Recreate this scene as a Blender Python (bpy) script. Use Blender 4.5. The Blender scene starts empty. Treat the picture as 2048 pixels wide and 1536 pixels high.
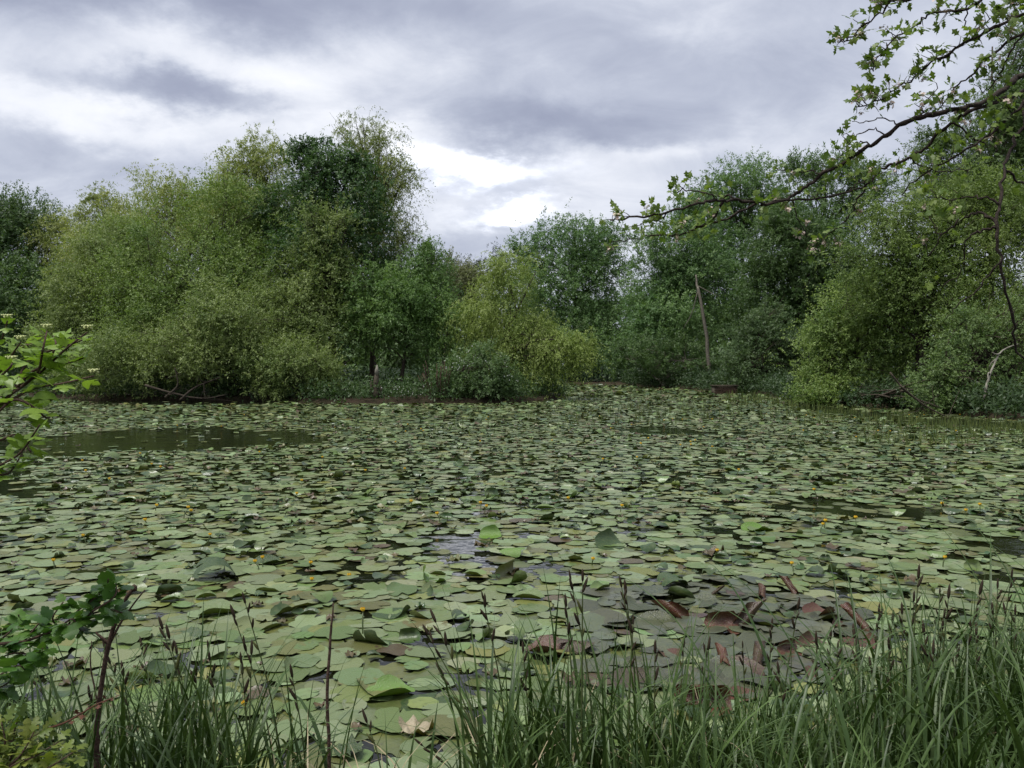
import bpy, math
import numpy as np
from mathutils import Matrix, Vector

rng = np.random.default_rng(11)
scn = bpy.context.scene
COL = scn.collection
PI = math.pi

# ------------------------------------------------------------------ camera
F = 1706.67          # focal length in photo pixels (2048 wide)
HZ = 735.0           # row of the horizon in the photo
EYE = 1.75           # eye height over the water
cam_d = bpy.data.cameras.new('camera')
cam_d.sensor_width = 36.0
cam_d.lens = 30.0
cam_d.clip_start = 0.05
cam_d.clip_end = 3000
cam = bpy.data.objects.new('camera', cam_d)
COL.objects.link(cam)
cam.location = (0, 0, EYE)
cam.rotation_euler = (PI / 2 - math.atan((768 - HZ) / F), 0, 0)
scn.camera = cam

# ------------------------------------------------------------------ world: overcast sky
SUN_EL, SUN_AZ = math.radians(68), math.radians(-125)   # azimuth from +Y towards +X: high, a little behind the left shoulder
world = bpy.data.worlds.new('World')
scn.world = world
world.use_nodes = True
wt = world.node_tree
wt.nodes.clear()
WN, WL = wt.nodes, wt.links


def wm(op, a, b=None, c=None):
    n = WN.new('ShaderNodeMath')
    n.operation = op
    for i, v in enumerate((a, b, c)):
        if v is None:
            continue
        if isinstance(v, (int, float)):
            n.inputs[i].default_value = v
        else:
            WL.new(v, n.inputs[i])
    return n.outputs[0]


tc = WN.new('ShaderNodeTexCoord')
sep = WN.new('ShaderNodeSeparateXYZ')
WL.new(tc.outputs['Generated'], sep.inputs[0])
DX, DY, DZ = sep.outputs
az0 = wm('ARCTAN2', DX, DY)
el0 = wm('ARCSINE', DZ)
# cloud-deck coordinates: direction projected on a flat layer overhead
zc = wm('ADD', wm('ABSOLUTE', DZ), 0.34)
comb = WN.new('ShaderNodeCombineXYZ')
WL.new(wm('DIVIDE', DX, zc), comb.inputs[0])
WL.new(wm('DIVIDE', DY, zc), comb.inputs[1])


def wnoise(scale, detail, rough, off, stretch=(1, 1, 1), dist=0.0):
    mp = WN.new('ShaderNodeMapping')
    mp.inputs['Location'].default_value = off
    mp.inputs['Scale'].default_value = stretch
    WL.new(comb.outputs[0], mp.inputs[0])
    n = WN.new('ShaderNodeTexNoise')
    n.inputs['Scale'].default_value = scale
    n.inputs['Detail'].default_value = detail
    n.inputs['Roughness'].default_value = rough
    n.inputs['Distortion'].default_value = dist
    WL.new(mp.outputs[0], n.inputs['Vector'])
    return wm('SUBTRACT', n.outputs['Fac'], 0.5)


n_big = wnoise(1.7, 6, 0.55, (3.1, 1.7, 0), (0.9, 1.1, 1), 0.3)
n_mid = wnoise(4.6, 9, 0.60, (7.7, 4.2, 0), (0.9, 1.1, 1), 0.6)
n_w1 = wnoise(2.6, 7, 0.62, (1.4, 9.2, 0))
n_w2 = wnoise(2.6, 7, 0.62, (5.4, 2.2, 3))
az = wm('ADD', az0, wm('MULTIPLY', n_w1, 0.30))
el = wm('ADD', el0, wm('MULTIPLY', n_w2, 0.13))
# brighter and darker banks of the cloud deck (azimuth, elevation, half widths, strength)
BANKS = [(300, 135, 260, 50, .19), (20, 250, 190, 50, .22), (230, 300, 150, 35, .20), (330, 215, 170, 30, -.38),
         (450, 40, 650, 48, -.27), (620, 175, 190, 45, .16), (930, 335, 120, 24, .42), (1000, 415, 80, 17, .30),
         (1180, 255, 330, 34, -.28), (1250, 130, 330, 70, -.17), (1550, 190, 300, 60, -.06), (1330, 300, 210, 30, .16),
         (1430, 100, 140, 28, .12), (1480, 250, 240, 25, .08), (30, 90, 160, 40, -.10), (70, 350, 170, 45, -.10),
         (1100, 395, 230, 70, .12), (560, 260, 150, 45, .12), (780, 280, 160, 35, .20), (850, 130, 170, 45, .06), (1750, 210, 170, 110, .16),
         (850, 420, 60, 40, .1), (960, 480, 200, 30, -.06)]
val = wm('ADD', 0.40, wm('MULTIPLY', n_big, 0.50))
val = wm('ADD', val, wm('MULTIPLY', n_mid, 0.44))
for (px, py, sx, sy, amp) in BANKS:
    a0, e0 = math.atan((px - 1024) / F), math.atan((HZ - py) / F)
    da = wm('DIVIDE', wm('SUBTRACT', az, a0), sx / F)
    de = wm('DIVIDE', wm('SUBTRACT', el, e0), sy / F)
    g = wm('EXPONENT', wm('MULTIPLY', wm('ADD', wm('MULTIPLY', da, da), wm('MULTIPLY', de, de)), -1.0))
    val = wm('ADD', val, wm('MULTIPLY', g, amp))
ramp = WN.new('ShaderNodeValToRGB')
WL.new(val, ramp.inputs[0])
er = ramp.color_ramp
er.interpolation = 'B_SPLINE'
er.elements[0].position, er.elements[0].color = 0.12, (.200, .218, .292, 1)
er.elements[1].position, er.elements[1].color = 0.95, (.74, .74, .745, 1)
for p, c in ((0.40, (.345, .372, .446, 1)), (0.62, (.57, .585, .63, 1))):
    e = er.elements.new(p)
    e.color = c
sky = WN.new('ShaderNodeTexSky')
sky.sky_type = 'NISHITA'
sky.sun_disc = False
sky.sun_elevation = SUN_EL
sky.sun_rotation = SUN_AZ
mixw = WN.new('ShaderNodeMixRGB')
mixw.inputs[0].default_value = 0.96
WL.new(sky.outputs[0], mixw.inputs[1])
bright = WN.new('ShaderNodeVectorMath')      # the ramp holds values below 1; the sky scale is ten times that
bright.operation = 'SCALE'
gap = None      # the thin places in the cloud where the sun behind comes through strongest
for (px, py, sx, sy) in ((930, 345, 115, 24), (1000, 415, 75, 17)):
    da = wm('DIVIDE', wm('SUBTRACT', az, math.atan((px - 1024) / F)), sx / F)
    de = wm('DIVIDE', wm('SUBTRACT', el, math.atan((HZ - py) / F)), sy / F)
    g = wm('EXPONENT', wm('MULTIPLY', wm('ADD', wm('MULTIPLY', da, da), wm('MULTIPLY', de, de)), -1.0))
    gap = g if gap is None else wm('ADD', gap, g)
WL.new(wm('ADD', 10.0, wm('MULTIPLY', gap, 8.0)), bright.inputs['Scale'])
WL.new(ramp.outputs[0], bright.inputs[0])
WL.new(bright.outputs[0], mixw.inputs[2])
bg = WN.new('ShaderNodeBackground')
bg.inputs['Strength'].default_value = 0.058
WL.new(mixw.outputs[0], bg.inputs['Color'])
wo = WN.new('ShaderNodeOutputWorld')
WL.new(bg.outputs[0], wo.inputs['Surface'])

sun_d = bpy.data.lights.new('sun', 'SUN')
sun_d.energy = 1.5
sun_d.angle = math.radians(30)
sun_d.color = (1.0, 0.97, 0.92)
sun = bpy.data.objects.new('sun', sun_d)
COL.objects.link(sun)
sdir = Vector((math.sin(SUN_AZ) * math.cos(SUN_EL), math.cos(SUN_AZ) * math.cos(SUN_EL), math.sin(SUN_EL)))
sun.rotation_euler = sdir.to_track_quat('Z', 'Y').to_euler()

vs = scn.view_settings
vs.view_transform = 'Standard'
vs.look = 'None'
vs.exposure = 1.5
vs.gamma = 1.0
vs.use_curve_mapping = False
cy = scn.cycles
cy.max_bounces = 6
cy.diffuse_bounces = 3
cy.glossy_bounces = 2
cy.transmission_bounces = 3
cy.transparent_max_bounces = 4
cy.caustics_reflective = False
cy.caustics_refractive = False
cy.use_denoising = True


# ------------------------------------------------------------------ helpers
def P(px, py, d):
    """world point seen at photo pixel (px, py) at distance d in front of the camera"""
    return np.array([(px - 1024) / F * d, d, EYE + (HZ - py) / F * d])


def W(px, py, z=0.0):
    """world point at height z seen at photo pixel (px, py)"""
    d = (EYE - z) * F / (py - HZ)
    return np.array([(px - 1024) / F * d, d, z])


def unit(v):
    return v / (np.linalg.norm(v, axis=-1, keepdims=True) + 1e-9)


def np_mesh(name, V, T, mat=None, tint=None, smooth=False):
    V = np.asarray(V, np.float32)
    T = np.asarray(T, np.int32)
    me = bpy.data.meshes.new(name)
    me.vertices.add(len(V))
    me.vertices.foreach_set('co', V.ravel())
    n = T.shape[0]
    k = T.shape[1]
    me.loops.add(n * k)
    me.loops.foreach_set('vertex_index', T.ravel())
    me.polygons.add(n)
    me.polygons.foreach_set('loop_start', np.arange(0, n * k, k, dtype=np.int32))
    if smooth:
        me.polygons.foreach_set('use_smooth', np.ones(n, bool))
    me.update(calc_edges=True)
    if tint is not None:
        tint = np.asarray(tint, np.float32)
        if tint.ndim == 1:
            a = me.attributes.new('tint', 'FLOAT', 'POINT')
            a.data.foreach_set('value', tint)
        else:
            a = me.attributes.new('tint', 'FLOAT_COLOR', 'POINT')
            c4 = np.ones((len(V), 4), np.float32)
            c4[:, :3] = tint
            a.data.foreach_set('color', c4.ravel())
    if mat:
        me.materials.append(mat)
    return me


def link(name, data, parent=None, loc=None, mw=None):
    o = bpy.data.objects.new(name, data)
    COL.objects.link(o)
    if parent is not None:
        o.parent = parent
    if mw is not None:
        o.matrix_local = mw
    elif loc is not None:
        o.location = tuple(float(c) for c in loc)
    return o


def tag(o, label=None, cat=None, group=None, kind=None):
    if label:
        o['label'] = label
    if cat:
        o['category'] = cat
    if group:
        o['group'] = group
    if kind:
        o['kind'] = kind
    return o


def empty(name, loc, label, cat, group=None):
    o = link(name, None, loc=loc)
    o.empty_display_size = 0.1
    return tag(o, label, cat, group)


class MB:
    """collects triangles of one mesh"""

    def __init__(self):
        self.V, self.T, self.C, self.n = [], [], [], 0

    def add(self, V, T, c=None):
        V = np.asarray(V, float)
        self.V.append(V)
        self.T.append(np.asarray(T) + self.n)
        self.n += len(V)
        if c is not None:
            c = np.asarray(c, float)
            if c.ndim == 0 or (c.ndim == 1 and len(c) == 3 and len(V) != 3):
                c = np.broadcast_to(c, (len(V),) + c.shape)
            self.C.append(c)

    def tube(self, pts, radii, ns=6, c=None, cap=True):
        pts = np.asarray(pts, float)
        m = len(pts)
        radii = np.broadcast_to(np.asarray(radii, float), (m,))
        tan = np.gradient(pts, axis=0)
        tan = unit(tan)
        ref = np.array([0.31, 0.93, 0.18])
        s = unit(np.cross(tan, ref))
        u = np.cross(s, tan)
        th = np.arange(ns) * 2 * PI / ns
        V = pts[:, None, :] + radii[:, None, None] * (s[:, None, :] * np.cos(th)[None, :, None] + u[:, None, :] * np.sin(th)[None, :, None])
        V = V.reshape(-1, 3)
        i = np.arange(m - 1)[:, None] * ns
        j = np.arange(ns)[None, :]
        j2 = (j + 1) % ns
        a, b, c_, d_ = i + j, i + j2, i + ns + j2, i + ns + j
        T = np.concatenate([np.stack([a, b, c_], -1).reshape(-1, 3), np.stack([a, c_, d_], -1).reshape(-1, 3)])
        if cap:
            V = np.concatenate([V, pts[-1:], pts[:1]])
            e = (m - 1) * ns
            capT = [[e + k, e + (k + 1) % ns, m * ns] for k in range(ns)] + [[(k + 1) % ns, k, m * ns + 1] for k in range(ns)]
            T = np.concatenate([T, np.array(capT)])
        self.add(V, T, c)

    def box(self, c, h, rz=0.0):
        x, y, z = h
        V = np.array([[sx * x, sy * y, sz * z] for sx in (-1, 1) for sy in (-1, 1) for sz in (-1, 1)], float)
        ca, sa = math.cos(rz), math.sin(rz)
        V = V @ np.array([[ca, sa, 0], [-sa, ca, 0], [0, 0, 1]]) + np.asarray(c)
        T = [[0, 1, 3], [0, 3, 2], [4, 6, 7], [4, 7, 5], [0, 4, 5], [0, 5, 1], [2, 3, 7], [2, 7, 6], [0, 2, 6], [0, 6, 4], [1, 5, 7], [1, 7, 3]]
        self.add(V, T)

    def mesh(self, name, mat, smooth=False):
        return np_mesh(name, np.concatenate(self.V), np.concatenate(self.T), mat, np.concatenate(self.C) if self.C else None, smooth)


def spline(pts, n):
    """smooth polyline through pts (Catmull-Rom), n samples"""
    pts = np.asarray(pts, float)
    m = len(pts)
    if m < 3:
        t = np.linspace(0, 1, n)[:, None]
        return pts[0] * (1 - t) + pts[-1] * t
    ext = np.concatenate([[2 * pts[0] - pts[1]], pts, [2 * pts[-1] - pts[-2]]])
    u = np.linspace(0, m - 1 - 1e-6, n)
    i = u.astype(int)
    t = (u - i)[:, None]
    p0, p1, p2, p3 = ext[i], ext[i + 1], ext[i + 2], ext[i + 3]
    return 0.5 * (2 * p1 + (p2 - p0) * t + (2 * p0 - 5 * p1 + 4 * p2 - p3) * t ** 2 + (3 * p1 - p0 - 3 * p2 + p3) * t ** 3)


# ------------------------------------------------------------------ materials
def new_mat(name):
    m = bpy.data.materials.new(name)
    m.use_nodes = True
    t = m.node_tree
    t.nodes.clear()
    out = t.nodes.new('ShaderNodeOutputMaterial')
    return m, t, t.nodes, t.links, out


def sock(n, l, i, v):
    if hasattr(v, 'is_linked'):
        l.new(v, i)
    else:
        i.default_value = v if isinstance(v, (int, float)) else (tuple(v) + (1,) if len(v) == 3 else v)


def bsdf(N, L, color, rough=0.5, spec=0.5):
    b = N.new('ShaderNodeBsdfPrincipled')
    sock(N, L, b.inputs['Base Color'], color)
    sock(N, L, b.inputs['Roughness'], rough)
    b.inputs['Specular IOR Level'].default_value = spec
    return b


def mixc(N, L, fac, a, b, mode='MIX'):
    n = N.new('ShaderNodeMixRGB')
    n.blend_type = mode
    sock(N, L, n.inputs[0], fac)
    sock(N, L, n.inputs[1], a)
    sock(N, L, n.inputs[2], b)
    return n.outputs[0]


def noise(N, L, scale, detail=3, rough=0.5, coord='Object', lo=None, hi=None):
    t = N.new('ShaderNodeTexCoord')
    n = N.new('ShaderNodeTexNoise')
    n.inputs['Scale'].default_value = scale
    n.inputs['Detail'].default_value = detail
    n.inputs['Roughness'].default_value = rough
    L.new(t.outputs[coord], n.inputs['Vector'])
    o = n.outputs['Fac']
    if lo is not None:
        r = N.new('ShaderNodeMapRange')
        r.inputs[1].default_value = lo
        r.inputs[2].default_value = hi
        L.new(o, r.inputs[0])
        o = r.outputs[0]
    return o


def bump(N, L, b, h, strength, dist):
    n = N.new('ShaderNodeBump')
    n.inputs['Strength'].default_value = strength
    n.inputs['Distance'].default_value = dist
    L.new(h, n.inputs['Height'])
    L.new(n.outputs[0], b.inputs['Normal'])


def leaf_mat(name, ca, cb, trans=0.34, rough=0.5, spec=0.35, back=None, source='attr'):
    """foliage: two leaf colours mixed by a per-leaf value, some light passing through"""
    m, t, N, L, out = new_mat(name)
    if source == 'attr':
        a = N.new('ShaderNodeAttribute')
        a.attribute_name = 'tint'
        f = a.outputs['Fac']
    else:
        a = N.new('ShaderNodeObjectInfo')
        f = a.outputs['Random']
    c = mixc(N, L, f, ca, cb)
    if source != 'attr':
        c = mixc(N, L, noise(N, L, 30, 3, 0.6, lo=0.4, hi=0.75), c, tuple(x * 0.75 for x in ca))
    if back is not None:
        g = N.new('ShaderNodeNewGeometry')
        c = mixc(N, L, g.outputs['Backfacing'], c, back)
    b = bsdf(N, L, c, rough, spec)
    tr = N.new('ShaderNodeBsdfTranslucent')
    tc_ = mixc(N, L, 1.0, c, (1.15, 1.25, 0.6), 'MULTIPLY')
    L.new(tc_, tr.inputs[0])
    mx = N.new('ShaderNodeMixShader')
    mx.inputs[0].default_value = trans
    L.new(b.outputs[0], mx.inputs[1])
    L.new(tr.outputs[0], mx.inputs[2])
    L.new(mx.outputs[0], out.inputs[0])
    return m


def bark_mat(name, ca, cb, scale=9):
    m, t, N, L, out = new_mat(name)
    n = noise(N, L, scale, 5, 0.65, lo=0.35, hi=0.7)
    b = bsdf(N, L, mixc(N, L, n, ca, cb), 0.85, 0.2)
    bump(N, L, b, n, 0.5, 0.02)
    L.new(b.outputs[0], out.inputs[0])
    return m


def pad_mat(name, source):
    """floating leaves: colour per leaf, veins, stains and a waxy gloss"""
    m, t, N, L, out = new_mat(name)
    if source == 'attr':
        a = N.new('ShaderNodeAttribute')
        a.attribute_name = 'tint'
        c = a.outputs['Color']
    else:
        a = N.new('ShaderNodeObjectInfo')
        c = a.outputs['Color']
    n1 = noise(N, L, 9, 5, 0.65, lo=0.42, hi=0.72)
    n2 = noise(N, L, 34, 4, 0.6, lo=0.55, hi=0.7)
    c1 = mixc(N, L, n1, c, mixc(N, L, 0.35, c, (0.17, 0.18, 0.06)))
    c2 = mixc(N, L, n2, c1, mixc(N, L, 0.55, c1, (0.05, 0.055, 0.025)))
    g = N.new('ShaderNodeNewGeometry')
    c3 = mixc(N, L, g.outputs['Backfacing'], c2, mixc(N, L, 1.0, c2, (0.8, 0.72, 0.45), 'MULTIPLY'))
    ro = N.new('ShaderNodeMapRange')
    ro.inputs[3].default_value = 0.30
    ro.inputs[4].default_value = 0.50
    L.new(n1, ro.inputs[0])
    b = bsdf(N, L, c3, ro.outputs[0], 0.55)
    bump(N, L, b, noise(N, L, 22, 3, 0.5), 0.5, 0.012)
    tr = N.new('ShaderNodeBsdfTranslucent')
    L.new(mixc(N, L, 1.0, c3, (1.0, 1.2, 0.5), 'MULTIPLY'), tr.inputs[0])
    mx = N.new('ShaderNodeMixShader')
    mx.inputs[0].default_value = 0.06
    L.new(b.outputs[0], mx.inputs[1])
    L.new(tr.outputs[0], mx.inputs[2])
    L.new(mx.outputs[0], out.inputs[0])
    return m


def plain_mat(name, ca, cb, rough=0.6, spec=0.3, scale=30):
    m, t, N, L, out = new_mat(name)
    b = bsdf(N, L, mixc(N, L, noise(N, L, scale, 3, 0.6, lo=0.35, hi=0.7), ca, cb), rough, spec)
    L.new(b.outputs[0], out.inputs[0])
    return m


M = {}
M['bark'] = bark_mat('bark_dark', (0.035, 0.028, 0.02), (0.085, 0.07, 0.05))
M['bark_grey'] = bark_mat('bark_grey', (0.09, 0.08, 0.065), (0.2, 0.18, 0.14))
M['bark_pale'] = bark_mat('bark_pale', (0.14, 0.13, 0.10), (0.30, 0.28, 0.23), 6)
M['bark_haw'] = bark_mat('bark_hawthorn', (0.022, 0.016, 0.013), (0.06, 0.045, 0.035), 60)
M['dead_stem'] = bark_mat('dead_stem', (0.05, 0.03, 0.022), (0.11, 0.07, 0.05), 40)
M['pad'] = pad_mat('lily_pad', 'obj')
M['pad_field'] = pad_mat('lily_pad_field', 'attr')
M['petal'] = plain_mat('yellow_petal', (0.75, 0.5, 0.03), (0.6, 0.33, 0.02), 0.45, 0.4)
M['stalk'] = plain_mat('water_stalk', (0.05, 0.08, 0.025), (0.09, 0.1, 0.035), 0.4, 0.5)
M['spike'] = plain_mat('sedge_spike', (0.018, 0.013, 0.01), (0.06, 0.04, 0.02), 0.7, 0.2, 150)
M['spike_green'] = plain_mat('sedge_spike_green', (0.055, 0.07, 0.02), (0.1, 0.09, 0.03), 0.7, 0.2, 150)
M['blade'] = leaf_mat('sedge_blade', (0.030, 0.060, 0.014), (0.085, 0.138, 0.036), 0.2, 0.42, 0.35)
M['blade_obj'] = leaf_mat('sedge_blade_single', (0.032, 0.064, 0.014), (0.085, 0.138, 0.036), 0.2, 0.42, 0.35, source='obj')
M['straw'] = plain_mat('straw', (0.3, 0.24, 0.14), (0.42, 0.36, 0.24), 0.7, 0.2)
M['guelder'] = leaf_mat('guelder_leaf', (0.16, 0.27, 0.034), (0.25, 0.37, 0.06), 0.38, 0.42, 0.4, source='obj')
M['low_leaf'] = leaf_mat('currant_leaf', (0.05, 0.13, 0.02), (0.12, 0.235, 0.036), 0.3, 0.4, 0.4, source='obj')
M['seedling'] = leaf_mat('seedling_leaf', (0.12, 0.19, 0.03), (0.25, 0.27, 0.05), 0.3, 0.45, 0.4, source='obj')
M['haw_leaf'] = leaf_mat('hawthorn_leaf', (0.085, 0.15, 0.026), (0.19, 0.26, 0.055), 0.4, 0.45, 0.4, source='obj')
M['haw_foliage'] = leaf_mat('hawthorn_foliage', (0.085, 0.15, 0.026), (0.19, 0.26, 0.055), 0.4, 0.45, 0.4)
M['cream'] = plain_mat('cream_bud', (0.45, 0.52, 0.18), (0.62, 0.62, 0.36), 0.6, 0.2)
M['blossom'] = plain_mat('hawthorn_blossom', (0.50, 0.36, 0.31), (0.62, 0.56, 0.45), 0.6, 0.2, 60)
M['white_flower'] = plain_mat('white_flower', (0.75, 0.75, 0.68), (0.8, 0.8, 0.75), 0.6, 0.2)
M['red_shoot'] = plain_mat('red_shoot', (0.13, 0.05, 0.028), (0.09, 0.04, 0.022), 0.5, 0.4)
M['brick'] = plain_mat('old_brick', (0.045, 0.026, 0.019), (0.08, 0.05, 0.036), 0.85, 0.2, 12)
M['mortar'] = plain_mat('mortar', (0.09, 0.075, 0.055), (0.14, 0.12, 0.09), 0.9, 0.1, 15)

# ------------------------------------------------------------------ ground, water
POND = np.array([(-6, 3.0), (-2.5, 3.1), (0, 3.2), (1.2, 3.3), (2.4, 3.6), (3.6, 4.3), (6, 5.6), (12, 9), (18, 16), (18.0, 24), (16.4, 30), (15.8, 38),
                 (14.9, 46), (15.4, 57), (14, 68), (11, 84), (6, 89), (-10, 86), (-30, 78), (-45, 63), (-47, 40), (-30, 14), (-12, 5)], float)
ISLE = np.array([(-30, 52), (-24.5, 47.2), (-18, 45.2), (-12, 44.0), (-9.6, 41.6), (-4, 41.2), (0.4, 41.7), (2.2, 45.6), (3.4, 52), (2, 61), (-8, 67), (-25, 65), (-33, 58)], float)


def inside(poly, x, y):
    r = np.zeros(np.shape(x), bool)
    n = len(poly)
    for i in range(n):
        x1, y1 = poly[i]
        x2, y2 = poly[(i + 1) % n]
        c = ((y1 > y) != (y2 > y)) & (x < (x2 - x1) * (y - y1) / (y2 - y1 + 1e-12) + x1)
        r ^= c
    return r


def edge_dist(poly, x, y):
    d = np.full(np.shape(x), 1e9)
    n = len(poly)
    for i in range(n):
        a = poly[i]
        b = poly[(i + 1) % n]
        ab = b - a
        t = np.clip(((x - a[0]) * ab[0] + (y - a[1]) * ab[1]) / (ab @ ab), 0, 1)
        d = np.minimum(d, np.hypot(x - a[0] - t * ab[0], y - a[1] - t * ab[1]))
    return d


def smooth_noise(x, y, s=1.0, seed=0):
    r = np.random.default_rng(seed)
    v = np.zeros(np.shape(x))
    for k in range(6):
        fx, fy, ph = r.normal(0, 1, 2).tolist() + [r.uniform(0, 6.28)]
        v = v + np.sin((fx * x + fy * y) * s * (1 + 0.5 * k) + ph) / (1 + 0.4 * k)
    return v / 3.0


def water_sd(x, y):
    """signed distance: positive over the water"""
    wob = 0.22 * smooth_noise(x, y, 0.9, 4) + 0.5 * smooth_noise(x, y, 0.25, 5) * np.clip((y - 12) / 20, 0, 1)
    dp = np.where(inside(POND, x, y), 1, -1) * edge_dist(POND, x, y)
    di = np.where(inside(ISLE, x, y), -1, 1) * edge_dist(ISLE, x, y)
    return np.minimum(dp, di) + wob


def land_z(x, y):
    s = water_sd(x, y)
    t = np.clip((-s + 0.25) / 0.6, 0, 1)
    t = t * t * (3 - 2 * t)
    h = -0.5 + t * (0.72 + 0.10 * smooth_noise(x, y, 0.8, 9)) + np.clip(-s - 1, 0, 30) * 0.012
    return h


gx = np.unique(np.concatenate([np.arange(-600, -60, 30.0), np.arange(-60, -6, 0.8), np.arange(-6, 7, 0.25), np.arange(7, 40, 0.7), np.arange(40, 600, 30.0)]))
gy = np.unique(np.concatenate([np.arange(-200, -4, 20.0), np.arange(-4, 7, 0.25), np.arange(7, 95, 0.7), np.arange(95, 1200, 40.0)]))
GX, GY = np.meshgrid(gx, gy)
GZ = land_z(GX, GY)
nx, ny = len(gx), len(gy)
I = (np.arange(ny - 1)[:, None] * nx + np.arange(nx - 1)[None, :]).ravel()
m, t, N, L, out = new_mat('bank_soil')
n = noise(N, L, 1.7, 6, 0.7, lo=0.35, hi=0.7)
n2 = noise(N, L, 14, 4, 0.6, lo=0.4, hi=0.7)
c = mixc(N, L, n, (0.035, 0.022, 0.014), (0.028, 0.034, 0.012))
c = mixc(N, L, n2, c, (0.06, 0.04, 0.026))
b = bsdf(N, L, c, 0.9, 0.2)
bump(N, L, b, n2, 0.8, 0.05)
L.new(b.outputs[0], out.inputs[0])
M['soil'] = m
tag(link('ground', np_mesh('ground', np.stack([GX, GY, GZ], -1).reshape(-1, 3), np.stack([I, I + 1, I + nx + 1, I + nx], -1), m, smooth=True)),
    'dark earth of the banks and the island', kind='structure')

m, t, N, L, out = new_mat('pond_water')
b = bsdf(N, L, (0.007, 0.008, 0.004), 0.02, 0.5)
b.inputs['IOR'].default_value = 1.33
tcw = N.new('ShaderNodeTexCoord')
mpw = N.new('ShaderNodeMapping')
mpw.inputs['Scale'].default_value = (1.5, 2.4, 1.0)
L.new(tcw.outputs['Object'], mpw.inputs[0])
nzw = N.new('ShaderNodeTexNoise')
nzw.inputs['Scale'].default_value = 1.0
nzw.inputs['Detail'].default_value = 4
L.new(mpw.outputs[0], nzw.inputs['Vector'])
bump(N, L, b, nzw.outputs['Fac'], 0.4, 0.05)
L.new(b.outputs[0], out.inputs[0])
tag(link('pond_water', np_mesh('pond_water', [(-60, 1.5, 0), (40, 1.5, 0), (40, 100, 0), (-60, 100, 0)], [(0, 1, 2, 3)], m)),
    'dark still water of the pond', kind='structure')


# ------------------------------------------------------------------ trees
def leaf_tris(p, axis, nrm, l, w):
    """one pointed triangle per leaf"""
    side = unit(np.cross(axis, nrm))
    k = len(p)
    V = np.empty((k, 3, 3))
    V[:, 0] = p - side * w[:, None] * 0.5
    V[:, 1] = p + side * w[:, None] * 0.5
    V[:, 2] = p + axis * l[:, None]
    return V.reshape(-1, 3), np.arange(k * 3).reshape(-1, 3)


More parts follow.
